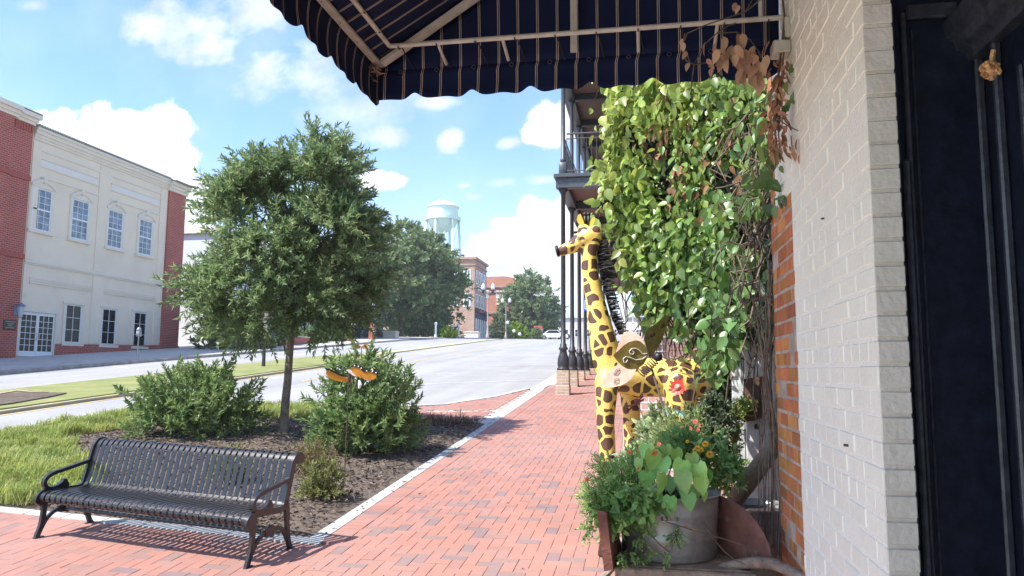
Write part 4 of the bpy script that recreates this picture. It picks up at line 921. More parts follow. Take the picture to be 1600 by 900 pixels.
# ================================================================== TREES
def interp(tab,z):
    for (a,b),(c,d) in zip(tab,tab[1:]):
        if a<=z<=c: return b+(d-b)*(z-a)/(c-a)
    return 0.0
def tree(name,label,base,crown,trunk_top,r0,nl,lobe_r,shoots,k,slen,leafL,leafW,kind,m,group=None,seed=1,shell=.42,off=lambda z:(0,0),barkm=None,ang=1.0,flat=.75,branches=True,lean=(0,0)):
    r=np.random.default_rng(seed); rr=random.Random(seed); bx,by,bz=base
    T=thing(name,label,'tree',base,group)
    z0,z1=crown[0][0],crown[-1][0]; C=[]
    while len(C)<nl:
        z=r.uniform(z0,z1); R=interp(crown,z); 
        if r.random()>(R/max(c[1] for c in crown))**1.3+.08: continue
        a=r.uniform(0,6.283); q=R*(r.random()**shell)*.93; o=off(z); C.append((bx+o[0]+q*math.cos(a),by+o[1]+q*math.sin(a),bz+z))
    C=np.array(C)
    b=MB(); tt=Vector((bx+lean[0],by+lean[1],bz+trunk_top)); 
    pts=[Vector((bx,by,bz-.1)),Vector((bx,by,bz+.05))]; kk=7
    for i in range(1,kk+1):
        t=i/kk; pts.append(Vector((bx+lean[0]*t+.02*rr.uniform(-1,1)*r0*8,by+lean[1]*t,bz+trunk_top*t)))
    b.tube(pts,[r0*1.45,r0*1.15]+[r0*(1-.30*i/kk) for i in range(1,kk+1)],12); TR=b.build('trunk',barkm or M_bark,T,True)
    if branches:
        b=MB(); top=Vector((bx+off(z1)[0],by+off(z1)[1],bz+z1*.93)); b.tube([tt,tt.lerp(top,.5)+Vector((r0,0,0)),top],[r0*.7,r0*.4,r0*.06],7)
        for c in C[:min(len(C),170)]:
            c=Vector(c); zz=min(max(bz+trunk_top,(c.z-bz-trunk_top)*.55+bz+trunk_top-.1),top.z-.1); s=tt.lerp(top,min(1,max(0,(zz-tt.z)/(top.z-tt.z))))
            branch(b,s,s.lerp(c,.96),r0*.20,r0*.035,5,.12,4,rr)
        b.build('branch',M_twig,TR)
    n=len(C)*shoots; L=np.repeat(C,shoots,0); cen=np.array([bx,by,bz])+np.array([0,0,(z0+z1)*.40])
    d=unit(r.normal(0,1,(n,3))); 
    out=unit(L-np.array([[bx,by,0]])*[1,1,0]-np.array([[0,0,cen[2]]])*1.0); 
    d=unit(d*.85+out*.75+np.array([0,0,.28]))
    lr=np.broadcast_to(np.asarray(lobe_r if not isinstance(lobe_r,tuple) else r.uniform(*lobe_r,len(C)).repeat(shoots)),(n,))
    O=L+d*lr[:,None]*r.uniform(.15,.75,(n,1))*np.array([1,1,flat])
    sl=slen*r.uniform(.6,1.35,n)
    P,D,N,t=shoot_leaves(O,d,k,sl,ang,r,droop=.12)
    fol=leaves('foliage',P,D,N,leafL*r.uniform(.65,1.2,len(P)),leafW*r.uniform(.7,1.2,len(P)),kind,m,T)
    if leafL<.15: twigs('twig',O,d,sl,.004,M_twig,fol,droop=.12)
    return T
M_leafA=leafmat('street_tree_leaf',(.125,.205,.080),island=.5,trans=.40,c2=(.215,.295,.135),vscale=2.2,rough=.36)
M_leafB=leafmat('oak_leaf',(.125,.195,.075),island=.35,trans=.4,c2=(.19,.26,.115),vscale=.5,rough=.42)
M_leafD=leafmat('dark_leaf',(.075,.125,.06),island=.30,trans=.3,c2=(.12,.165,.08),vscale=.6,rough=.45)
M_lime=leafmat('lime_leaf',(.20,.32,.025),island=.25,trans=.35,rough=.45)
tb=Vector((-5.80,11.46,.83))
crownA=[(1.72,.75),(1.85,1.25),(2.1,1.50),(2.45,1.50),(2.85,1.42),(3.3,1.36),(3.75,1.22),(4.1,.92),(4.4,.56),(4.62,.30),(4.72,.12)]
tree('street_tree','young street tree with a feathery grey green crown and slim trunk in the mulch bed',tuple(tb),crownA,1.95,.072,165,(.28,.50),14,24,.40,.118,.034,'lance',M_leafA,seed=4,shell=.36,flat=.48,off=lambda z:(float(np.interp(z,[1.5,1.87,2.9,3.75,4.4,4.72],[-.20,-.18,.0,.10,.40,.56])),0),lean=(.10,.0),ang=.85)
gO=lambda x,y:(x,y,gz(x,y)-.1)
gp='large oaks along the far pavement'
tree('oak_tree','broad dark green oak to the right with its crown touching the tan brick shop',gO(-25.9,86),[(1.6,1.5),(3,4.2),(5,5.0),(7.2,4.9),(9.2,3.9),(10.8,2.5),(12.0,.8)],2.6,.32,240,(.8,1.3),6,12,.9,.42,.24,'card',M_leafB,gp,seed=5,flat=.7)
tree('oak_tree','tall oak behind the street tree with the water tower above it',gO(-27.6,82),[(1.8,1.5),(3.5,4.6),(6,5.4),(9,5.2),(10.8,3.8),(12.0,2.2),(12.9,.7)],2.8,.34,250,(.8,1.3),6,12,.9,.42,.24,'card',M_leafB,gp,seed=6,flat=.7)
tree('oak_tree','oak mostly hidden behind the right side of the street tree',gO(-27.5,66),[(1.8,1.2),(3,3.4),(5,3.9),(7,3.4),(8.6,2.0),(9.6,.6)],2.4,.26,150,(.7,1.1),6,12,.8,.36,.2,'card',M_leafD,gp,seed=7,flat=.7)
tree('spreading_tree','wide rounded tree on the crest beside the iron columns',gO(-19.6,128),[(.6,2.0),(2.5,5.0),(5,5.3),(7.5,4.6),(9.5,3.0),(11.0,.8)],2.0,.34,220,(.9,1.5),6,10,1.0,.5,.3,'card',M_leafB,seed=8,flat=.7)
tree('conical_tree','small dark conical tree in front of the red brick shop',gO(-19.9,101),[(.3,1.0),(1.2,1.25),(2.4,.9),(3.2,.3)],.6,.10,50,(.3,.5),6,10,.5,.24,.14,'card',M_leafD,seed=9)
def bush(name,label,c,rx,ry,rz,n,k,slen,L,W,kind,m,seed,group=None,cat='shrub',pw=2.0,hollow=.55,stems=7,ang=.8,upb=.5,parent=None,smooth=False,sm=None,partname='foliage'):
    r=np.random.default_rng(seed); c=np.array(c,float)
    T=thing(name,label,cat,tuple(c),group) if parent is None else parent
    d=unit(r.normal(0,1,(n,3))); d[:,2]=np.abs(d[:,2])*1.0-.18*(r.random(n)<.45); d=unit(d)
    if pw!=2: d=d/((np.abs(d)**pw).sum(1,keepdims=True)**(1/pw))
    q=r.random(n)**hollow*.88+.04
    nz=np.array([1+.28*mnoise.noise((float(v[0])*2.2+seed,float(v[1])*2.2,float(v[2])*2.2)) for v in d])
    O=c+d*np.array([rx,ry,rz])*(q*nz)[:,None]+np.array([0,0,.12*rz]); O[:,2]=np.maximum(O[:,2],c[2]+.02)
    D=unit(d*.7+np.array([0,0,upb])+r.normal(0,.35,(n,3)))
    sl=slen*r.uniform(.6,1.3,n); P,LD,N,t=shoot_leaves(O,D,k,sl,ang,r)
    f=leaves(partname,P,LD,N,L*r.uniform(.6,1.25,len(P)),W*r.uniform(.7,1.2,len(P)),kind,m,T,smooth)
    if stems:
        b=MB(); rr=random.Random(seed)
        for i in range(stems):
            a=rr.uniform(0,6.28); e=c+np.array([rx*.55*math.cos(a),ry*.55*math.sin(a),rz*rr.uniform(.5,.95)]); s=c+np.array([rx*.16*math.cos(a),ry*.16*math.sin(a),-.05])
            branch(b,s,e,.012*max(.4,rz),.004,5,.1,4,rr)
        b.build('stem',M_twig,T)
        twigs('twig',O,D,sl,.0028 if rz<1.2 else .003,sm or M_twig,f)
    return T
# far greenery
for i,(x,y,rx,rz,m,lab) in enumerate([(-24.4,41.5,2.3,2.7,M_leafD,'dark shrub at the end of the red brick pier across the street'),(-25.8,46.5,2.4,3.0,M_leafD,'tall dark shrub in front of the pale building'),
    (-29.5,70,4.0,3.2,M_leafD,'dark hedge below the oaks behind the brick gate piers'),(-33,60,4.5,4.8,M_leafD,'dark tree like shrub behind the low brick wall'),(-25.2,52.5,1.6,.8,M_leafB,'low green shrub beside the low brick wall'),(-25.5,57.5,1.6,1.0,M_leafB,'light green shrub left of the brick gate piers'),(-28,92,5,2.4,M_leafD,'dark hedge in the shade under the large oaks')]):
    bush('roadside_shrub',lab,gO(x,y),rx,rx,rz,int(420*max(1,rx/2)),9,.5,.30,.17,'card',m,30+i,'greenery along the far pavement',stems=0)
bush('lime_shrub','small bright lime green shrub under the large oaks',gO(-21.6,80),1.15,1.0,1.05,260,9,.3,.22,.13,'card',M_lime,41,'lime green shrubs',stems=0)
bush('lime_shrub','rounded lime green shrub beside the red roofed kiosk',gO(-18.0,104),1.85,1.5,2.0,420,9,.35,.28,.16,'card',M_lime,42,'lime green shrubs',stems=0)
bush('kiosk_shrub','yellow green shrub right of the red roofed kiosk',gO(-15.4,106),1.0,1.0,1.3,200,9,.3,.25,.15,'card',M_leafB,43,stems=0)
# distant woods: one uncountable mass on the horizon
n=9000; X=RNG.uniform(-170,90,n); Y=RNG.uniform(230,262,n); hh=np.array([7+4*mnoise.noise((x*.06,0,3))+2.5*mnoise.noise((x*.25,1,3)) for x in X])
P=np.column_stack([X,Y,np.array([gy(float(y)) for y in Y])+hh*RNG.random(n)**.6]); stuff(leaves('distant_woods',P,RNG.normal(0,1,(n,3)),RNG.normal(0,1,(n,3)),2.4,1.6,'card',leafmat('hazy_leaf',(.075,.115,.075),island=.25,trans=.2),None))

# shrubs in the bed
M_sh=leafmat('laurel_leaf',(.12,.205,.07),island=.45,trans=.34,c2=(.20,.29,.11),vscale=3,rough=.34)
bush('evergreen_shrub','rounded leafy evergreen shrub behind the left half of the bench',(-7.05,10.95,bedz(-7,10.9)),.92,.80,.92,520,15,.22,.115,.040,'lance',M_sh,51,'evergreen shrubs flanking the street tree',hollow=.40,stems=14,pw=3.6)
bush('evergreen_shrub','tall leafy evergreen shrub behind the orange butterfly stake',(-3.82,10.0,bedz(-3.8,10)),.62,.62,1.12,520,15,.22,.110,.039,'lance',M_sh,52,'evergreen shrubs flanking the street tree',hollow=.40,stems=14,pw=3.6)
M_sp=leafmat('pale_spirea_leaf',(.16,.20,.06),island=.4,trans=.3,c2=(.24,.25,.09),vscale=6,rough=.5)
bush('small_shrub','low pale green shrub in the mulch just right of the bench',(-3.30,7.40,bedz(-3.3,7.4)),.24,.24,.34,210,12,.08,.040,.020,'lance',M_sp,53,'small pale shrubs near the bench')
bush('small_shrub','thin yellowish shrub behind the low pale shrub by the stake',(-3.92,8.55,bedz(-3.9,8.5)),.28,.26,.38,190,11,.10,.038,.015,'lance',leafmat('thin_yellow_leaf',(.22,.19,.07),island=.4,trans=.3),54,'small pale shrubs near the bench')
bush('small_shrub','small bright shrub seen through the bench slats',(-4.6,7.9,bedz(-4.6,7.9)),.28,.24,.36,190,11,.10,.040,.018,'lance',M_sp,55,'small pale shrubs near the bench')
# wispy shoots beside the shrubs
tree_wisp=bush('sapling','thin wispy sapling between the trunk and the tall shrub',(-4.95,11.2,bedz(-5,11.2)),.25,.2,.75,16,12,.35,.07,.02,'lance',M_sh,56,stems=5)

# ================================================================== STREET THINGS ACROSS THE ROAD
M_pole=mat('galvanised_pole',(.50,.52,.54),.45,metal=.3,var=.1)
px=thing('light_pole','pale grey metal pole rising from the median behind the street tree','pole',gO(-14.6,27.0)); g=gz(-14.6,27)
b=MB(); b.tube([(-14.6,27,g+1.0),(-14.6,27,g+5.2)],[.085,.07],12); b.build('shaft',M_pole,px,True); b=MB(); b.tube([(-14.6,27,g-.1),(-14.6,27,g+.02),(-14.6,27,g+1.0)],[.10,.07,.06],10); b.build('base',M_irond,px); b=MB(); b.tube([(-14.6,27,g+5.1),(-14.2,27,g+5.3),(-13.9,27,g+5.3)],.04,6); b.bbox((-14.0,26.88,g+5.22),(-13.5,27.12,g+5.34),.03); b.build('lamp_head',M_pole,px)
pm=thing('parking_meter','grey parking meter on the kerb in front of the right lower window','parking meter',(-22.0,30.0,gz(-22,30))); g=gz(-22,29.6)
b=MB(); b.tube([(-22,29.6,g),(-22,29.6,g+1.05)],.03,8); b.build('post',MATS['dull_steel'],pm); b=MB(); b.bbox((-22.08,29.5,g+1.02),(-21.92,29.7,g+1.25),.02); b.lathe([(.10,1.25),(.10,1.32),(.07,1.40),(.02,1.43)],(-22,29.6,g),10); b.build('meter_head',mat('meter_grey',(.30,.31,.33),.4),pm,True)
lw=thing('brick_wall','low red brick garden wall beyond the street tree trunk','wall',gO(-24,50)); g=gz(-24,49)
b=MB(); b.bbox((-24.4,46.8,g-.2),(-24.0,51.6,g+.55),.02); b.build('wall',M_redbrick,lw); b=MB(); b.bbox((-24.45,46.7,g+.55),(-23.95,51.7,g+.63),.01); b.build('coping',M_conc,lw)
for (x,y,h,lab) in ((-23.6,57.5,1.35,'left brick gate pier with white post on the far pavement'),(-24.0,63.5,1.75,'right brick gate pier with white post on the far pavement')):
    q=thing('gate_pier',lab,'pier',gO(x,y),'brick gate piers on the far pavement'); g=gz(x,y)
    b=MB(); b.bbox((x-.26,y-.26,g-.2),(x+.26,y+.26,g+h),.02); b.build('shaft',M_redbrick,q); b=MB(); b.bbox((x-.31,y-.31,g+h),(x+.31,y+.31,g+h+.1),.02); b.build('cap',M_conc,q); b=MB(); b.lathe([(.14,h+.1),(.12,h+.9),(.17,h+1.0),(.10,h+1.6)],(x,y,g),10); b.build('post',M_white,q,True)
q=thing('sign_post','thin grey post with dark base on the far kerb','post',gO(-22.0,58.5)); g=gz(-22,58.5)
b=MB(); b.tube([(-22,58.5,g+.55),(-22,58.5,g+2.0)],.05,8); b.build('upper',M_pole,q); b=MB(); b.tube([(-22,58.5,g-.1),(-22,58.5,g+.55)],.09,8); b.build('base',mat('brown_base',(.12,.06,.04),.8),q)
bs=thing('blue_shop','low shop with a blue painted front in the shade of the oaks','building',gO(-30,72)); g=gz(-30,72)
b=MB(); b.box((-40,70,g-1),(-29,80,g+3.6)); b.build('wall',mat('faded_blue_paint',(.10,.22,.42),.7,var=.3,vscale=1),bs); b=MB(); b.box((-40.2,69.8,g+3.6),(-28.8,80.2,g+3.9)); b.build('roof',M_metalroof,bs)
fwin(bs,-29,71,72.6,g+.8,g+2.4); fwin(bs,70,-33,-30.6,g+.8,g+2.4,'Y')
q=thing('planter_box','cream square planter on the far pavement','planter',gO(-24.5,70)); g=gz(-24.5,70)
b=MB(); b.bbox((-25.2,69.5,g-.2),(-23.9,70.5,g+.55),.03); b.build('box',mat('cream_paint',(.62,.54,.42),.7),q); b=MB(); b.bbox((-25.25,69.45,g+.55),(-23.85,70.55,g+.64),.02); b.build('rim',M_stucco2,q)
for i,(x,y,h,lab) in enumerate(((-22.6,79,1.7,'white post under the oaks left of the lime shrub'),(-22.0,84,1.5,'left white post right of the lime shrub'),(-21.7,85.6,1.6,'right white post right of the lime shrub'))):
    q=thing('white_post',lab,'post',gO(x,y),'white posts under the oaks'); g=gz(x,y); b=MB(); b.lathe([(.16,-.1),(.16,.3),(.12,.35),(.12,h*.8),(.18,h*.85),(.18,h*.92),(.05,h)],(x,y,g),10); b.build('shaft',M_white,q,True); b=MB(); b.bbox((x-.2,y-.2,g-.1),(x+.2,y+.2,g+.14),.02); b.build('base',M_conc,q)
q=thing('white_planter','long white planter box in front of the tan brick shop','planter',gO(-23.6,103)); g=gz(-23.6,103); b=MB(); b.bbox((-25.0,102,g-.2),(-23.0,103.4,g+.7),.05); b.build('box',M_white,q); b=MB(); b.bbox((-25.1,101.9,g+.7),(-22.9,103.5,g+.82),.03); b.build('rim',M_stucco2,q)
def lamp(label,x,y,h):
    g=gz(x,y); T=thing('street_lamp',label,'street lamp',(x,y,g),'twin lantern street lamps on the crest')
    b=MB(); b.lathe([(.20,-.1),(.20,.25),(.13,.4),(.10,.9),(.075,1.0),(.06,h-.5),(.08,h-.45),(.04,h-.2)],(x,y,g),10); b.build('post',mat('pinkish_grey_paint',(.36,.30,.28),.6),T,True)
    b=MB(); b.tube([(x-.5,y,g+h-.55),(x-.3,y,g+h-.75),(x,y,g+h-.62),(x+.3,y,g+h-.75),(x+.5,y,g+h-.55)],.035,6); b.build('arm',M_irond,T)
    for s in (-.5,.5):
        b=MB(); b.lathe([(.06,-.55),(.14,-.42),(.12,-.30),(.20,-.22),(.19,-.16)],(x+s,y,g+h),10); o=b.build('lantern',M_irond,T,True)
        b=MB(); b.lathe([(.18,-.16),(.21,.1),(.16,.32),(.06,.42),(.04,.52)],(x+s,y,g+h),10); b.build('globe',mat('white_lamp_globe',(.82,.82,.78),.3),o,True)
lamp('nearer street lamp with two white globes in front of the red brick shop',-15.75,74,5.1)
lamp('farther street lamp between the red brick shop and the wide rounded tree',-18.75,100,5.0)
for (pxx,py,Y,lab) in ((793,504,96,'upper white globe light beside the lime shrub'),(803,517,97,'lower left white globe light beside the lime shrub'),(812,522,98,'lower right white globe light beside the lime shrub')):
    p=at(pxx,py,Y); g=gz(p.x,Y); T=thing('globe_light',lab,'lamp',(p.x,Y,g),'globe lights by the lime shrub'); b=MB(); b.ball(p,.22,12,8); b.build('globe',MATS['white_lamp_globe'],T,True); b=MB(); b.tube([(p.x,Y,g-.1),(p.x,Y,p.z-.15)],.04,6); b.build('post',M_irond,T)
k=thing('kiosk','small white kiosk with a red tiled roof on the crest','kiosk',gO(-15.6,107)); p=at(841,520,107); x=p.x; g=gz(x,107)
b=MB(); b.box((x-.55,106.5,g-.2),(x-.28,107.5,g+1.35)); b.box((x+.28,106.5,g-.2),(x+.55,107.5,g+1.35)); b.box((x-.28,106.6,g+1.1),(x+.28,107.5,g+1.35)); b.box((x-.28,107.0,g-.2),(x+.28,107.5,g+1.1)); b.build('wall',M_white,k)
b=MB(); b.prism([(-.68,1.35),(.68,1.35),(.5,1.8),(-.5,1.8)],106.3,107.7,lambda a,c,d:(x+a,d,g+c)); b.build('roof',mat('red_tile',(.48,.08,.07),.7,var=.2),k); b=MB(); b.box((x-.2,106.95,g-.1),(x+.2,107.0,g+.95)); b.build('door',M_glassD,k)
def car(label,x,y,rz,colr,mname):
    g=gz(x,y); T=thing('parked_car',label,'car',(x,y,g-.2),'cars parked beyond the crest',rz,local=True); b=MB()
    prof=[(-2.2,.35),(-2.25,.75),(-2.0,.92),(-1.2,.98),(-.7,1.42),(.7,1.45),(1.25,1.0),(2.1,.85),(2.25,.6),(2.2,.35)]
    b.prism(prof,-.88,.88,lambda a,c,d:(a,d,c)); b.build('body',mat(mname,colr,.25,spec=.7),T)
    b=MB(); b.prism([(-1.05,1.0),(-.66,1.36),(.62,1.38),(1.08,1.02)],-.895,.895,lambda a,c,d:(a,d,c)); b.build('window',M_glassD,T)
    for sx in (-1.35,1.35):
        for sy in (-.8,.8):
            b=MB(); b.tube([(sx,sy-.1,.33),(sx,sy+.1,.33)],.33,14); w=b.build('wheel',mat('tyre_rubber',(.02,.02,.02),.8),T); b=MB(); b.tube([(sx,sy-.105,.33),(sx,sy+.105,.33)],.19,10); b.build('rim',MATS['dull_steel'],w)
    for sy in (-.6,.6): b=MB(); b.bbox((-2.27,sy-.16,.62),(-2.2,sy+.16,.76),.02); b.build('tail_light',mat('red_lens',(.4,.02,.02),.2),T)
p=at(863,521,112); car('white car parked on the crest left of the first iron column',p.x,112,.25,(.75,.76,.78),'white_car_paint')
p=at(874,519,118); car('dark red car partly hidden behind the first iron column',p.x,118,1.2,(.06,.02,.025),'dark_car_paint')
# dead branch on the median
q=thing('fallen_branch','pale fallen branch lying on the mulch of the median','branch',(-15,15.4,1.2))
b=MB(); branch(b,(-15.6,14.6,gz(-15,14.6)+.08),(-13.7,15.4,gz(-14,15.4)+.12),.035,.02,6,.15,6); br=b.build('limb',mat('pale_dead_wood',(.42,.33,.22),.9,var=.2),q); b=MB(); branch(b,(-14.9,14.95,gz(-15,15)+.1),(-14.3,15.6,gz(-14.3,15.6)+.14),.016,.008,5,.1,4); b.build('twig',MATS['pale_dead_wood'],br)

# ================================================================== BENCH
def bench():
    M_b=mat('black_powder_coat',(.013,.0145,.019),.30,var=.2,vscale=30,spec=.55,bump=.04,bscale=150)
    ex=Vector((2.163,-.36,-.05)).normalized(); ey=Vector((.10,.5,.033)); ey=(ey-ex*ey.dot(ex)).normalized(); ez=ex.cross(ey)
    org=Vector((-5.122,5.745,.405))
    T=thing('park_bench','black metal slatted park bench with scrolled arms standing on the brick pavement','bench',org,local=True)
    T.matrix_basis=Matrix(((ex.x,ey.x,ez.x,org.x),(ex.y,ey.y,ez.y,org.y),(ex.z,ey.z,ez.z,org.z),(0,0,0,1)))@Matrix.Diagonal((1,1,.90,1))
    Lb=2.19
    def smoothp(P,n=5):
        o=[]
        for i in range(len(P)-1):
            p0=Vector(P[max(i-1,0)]);p1=Vector(P[i]);p2=Vector(P[i+1]);p3=Vector(P[min(i+2,len(P)-1)])
            for k in range(n):
                t=k/n; o.append(tuple(.5*((2*p1)+(p2-p0)*t+(2*p0-5*p1+4*p2-p3)*t*t+(3*p1-p0-3*p2+p3)*t**3)))
        o.append(tuple(P[-1])); return o
    seatp=[(.075,.335),(.03,.335),(-.005,.365),(.0,.405),(.04,.432),(.12,.435),(.26,.418),(.36,.405),(.41,.412),(.44,.44)]
    backp=[(.44,.44),(.462,.50),(.50,.63),(.535,.75),(.555,.80),(.59,.835),(.63,.838),(.655,.81),(.66,.765)]
    n=34
    for nm,pp in (('seat',seatp),('backrest',backp)):
        b=MB(); sp=smoothp(pp,4)
        for i in range(n):
            x=.035+i*(Lb-.07-.042)/(n-1); b.ribbon(sp,.006,x,x+.042)
        o=b.build(nm,M_b,T)
        if nm=='seat':
            b=MB()
            for i in range(n-1): x=.035+i*(Lb-.07-.042)/(n-1)+.0535; b.ball((x,.058,.338),.006,6,4)
            b.build('rivet',mat('bright_steel',(.75,.75,.75),.25,metal=1),o)
    b=MB()
    for (y,z) in ((.06,.352),(.30,.395),(.64,.79)): b.tube([(.03,y,z),(Lb-.03,y,z)],.014,8)
    b.build('rail',M_b,T)
    for x in (.012,Lb-.012):
        b=MB(); allp=smoothp(seatp[1:]+backp[1:],4); 
        ws=[.05]*len(allp)
        b.ribbon([(p[0]+.0,p[1]-.012) for p in allp],.055,x-.013,x+.013); b.tube([(x-.014,.625,.795),(x+.014,.625,.795)],.048,16); b.tube([(x-.014,.035,.385),(x+.014,.035,.385)],.052,16)
        F=b.build('side_frame',M_b,T)
        b=MB(); b.ribbon(smoothp([(.055,.36),(.05,.25),(.03,.12),(-.005,.03),(-.02,.0)],4),[.05]*4+[.042]*9+[.036]*4,x-.013,x+.013); b.ribbon([(-.03,.008),(.05,.008)],.016,x-.016,x+.016); b.build('leg',M_b,F)
        b=MB(); b.ribbon(smoothp([(.455,.45),(.47,.33),(.475,.2),(.50,.06),(.53,.0)],4),[.05]*6+[.04]*11,x-.013,x+.013); b.ribbon([(.47,.008),(.55,.008)],.016,x-.016,x+.016); b.build('leg',M_b,F)
        b=MB(); b.ribbon(smoothp([(.03,.09),(.08,.17),(.16,.225),(.25,.24)],5),.032,x-.011,x+.011); b.ribbon(smoothp([(.25,.24),(.36,.24),(.43,.19),(.475,.10)],5),.032,x-.011,x+.011)
        P=[]
        for i in range(24):
            a=2*math.pi*i/24; rr=.060+.010*math.cos(5*a); P.append((.255+rr*math.cos(a)*1.15,.235+rr*math.sin(a)*.8))
        b.prism(P,x-.016,x+.016,lambda a,c,d:(d,a,c)); b.build('scroll_bracket',M_b,F)
        b=MB(); b.ribbon(smoothp([(.505,.64),(.40,.625),(.22,.60),(.12,.585),(.055,.545),(.05,.49),(.09,.45),(.17,.45),(.225,.48)],5),.032,x-.018,x+.018); b.prism([(.19,.43),(.26,.42),(.28,.45),(.25,.51),(.225,.515)],x-.018,x+.018,lambda a,c,d:(d,a,c)); b.build('armrest',M_b,F)
    b=MB(); b.tube([(.02,.25,.225),(Lb-.02,.25,.225)],.019,10); b.build('stretcher',M_b,T)
    return T
bench()
# ================================================================== GIRAFFE
def px2m(r,Y): return r*Y/FPX*1.0
def remeshed(name,b,vox,m,parent,smooth=8):
    o=b.build(name,m,None,True); md=o.modifiers.new('r','REMESH'); md.mode='VOXEL'; md.voxel_size=vox
    s=o.modifiers.new('s','SMOOTH'); s.factor=.5; s.iterations=smooth
    dg=bpy.context.evaluated_depsgraph_get(); me=bpy.data.meshes.new_from_object(o.evaluated_get(dg)); o.modifiers.clear(); o.data=me
    me.polygons.foreach_set('use_smooth',[True]*len(me.polygons)); 
    if not me.materials: me.materials.append(m)
    attach(o,parent); return o
def spotmat():
    m=bpy.data.materials.new('giraffe_paint'); m.use_nodes=True; nt=m.node_tree; N=nt.nodes; L=nt.links; b=N['Principled BSDF']
    tc=N.new('ShaderNodeTexCoord'); n=N.new('ShaderNodeTexNoise'); n.inputs['Scale'].default_value=6; n.inputs['Detail'].default_value=2; L.new(tc.outputs['Object'],n.inputs['Vector'])
    ad=N.new('ShaderNodeVectorMath'); ad.operation='MULTIPLY_ADD'; L.new(n.outputs['Color'],ad.inputs[0]); ad.inputs[1].default_value=(.05,.05,.05); L.new(tc.outputs['Object'],ad.inputs[2])
    v=N.new('ShaderNodeTexVoronoi'); v.feature='DISTANCE_TO_EDGE'; v.inputs['Scale'].default_value=9.6; v.inputs['Randomness'].default_value=.72; L.new(ad.outputs[0],v.inputs['Vector'])
    v1=N.new('ShaderNodeTexVoronoi'); v1.feature='F1'; v1.inputs['Scale'].default_value=9.6; v1.inputs['Randomness'].default_value=.72; L.new(ad.outputs[0],v1.inputs['Vector'])
    a=N.new('ShaderNodeMath'); a.operation='GREATER_THAN'; a.inputs[1].default_value=.10; L.new(v.outputs['Distance'],a.inputs[0])
    c=N.new('ShaderNodeMath'); c.operation='LESS_THAN'; c.inputs[1].default_value=.53; L.new(v1.outputs['Distance'],c.inputs[0])
    mu=N.new('ShaderNodeMath'); mu.operation='MULTIPLY'; L.new(a.outputs[0],mu.inputs[0]); L.new(c.outputs[0],mu.inputs[1])
    n2=N.new('ShaderNodeTexNoise'); n2.inputs['Scale'].default_value=5; n2.inputs['Detail'].default_value=7; n2.inputs['Roughness'].default_value=.7; L.new(tc.outputs['Object'],n2.inputs['Vector'])
    y=N.new('ShaderNodeMix'); y.data_type='RGBA'; y.inputs['A'].default_value=(.84,.52,.065,1); y.inputs['B'].default_value=(.88,.68,.24,1); L.new(n2.outputs['Fac'],y.inputs['Factor'])
    br=N.new('ShaderNodeMix'); br.data_type='RGBA'; br.inputs['A'].default_value=(.060,.025,.016,1); br.inputs['B'].default_value=(.16,.085,.06,1); L.new(n2.outputs['Fac'],br.inputs['Factor'])
    mx=N.new('ShaderNodeMix'); mx.data_type='RGBA'; L.new(mu.outputs[0],mx.inputs['Factor']); L.new(y.outputs['Result'],mx.inputs['A']); L.new(br.outputs['Result'],mx.inputs['B'])
    n4=N.new('ShaderNodeTexNoise'); n4.inputs['Scale'].default_value=38; n4.inputs['Detail'].default_value=6; L.new(tc.outputs['Object'],n4.inputs['Vector'])
    r4=N.new('ShaderNodeMapRange'); r4.inputs[1].default_value=.66; r4.inputs[2].default_value=.70; L.new(n4.outputs['Fac'],r4.inputs[0])
    mx2=N.new('ShaderNodeMix'); mx2.data_type='RGBA'; L.new(r4.outputs[0],mx2.inputs['Factor']); L.new(mx.outputs['Result'],mx2.inputs['A']); mx2.inputs['B'].default_value=(.16,.09,.04,1)
    L.new(mx2.outputs['Result'],b.inputs['Base Color'])
    rr=N.new('ShaderNodeMapRange'); rr.inputs[3].default_value=.42; rr.inputs[4].default_value=.28; L.new(mu.outputs[0],rr.inputs[0]); L.new(rr.outputs[0],b.inputs['Roughness'])
    n3=N.new('ShaderNodeTexNoise'); n3.inputs['Scale'].default_value=9; n3.inputs['Detail'].default_value=3; L.new(tc.outputs['Object'],n3.inputs['Vector'])
    sub=N.new('ShaderNodeMath'); sub.operation='MULTIPLY_ADD'; sub.inputs[1].default_value=.35; L.new(mu.outputs[0],sub.inputs[0]); L.new(n3.outputs['Fac'],sub.inputs[2])
    bp=N.new('ShaderNodeBump'); bp.inputs['Strength'].default_value=.45; bp.inputs['Distance'].default_value=.02; L.new(sub.outputs[0],bp.inputs['Height']); L.new(bp.outputs[0],b.inputs['Normal'])
    return m
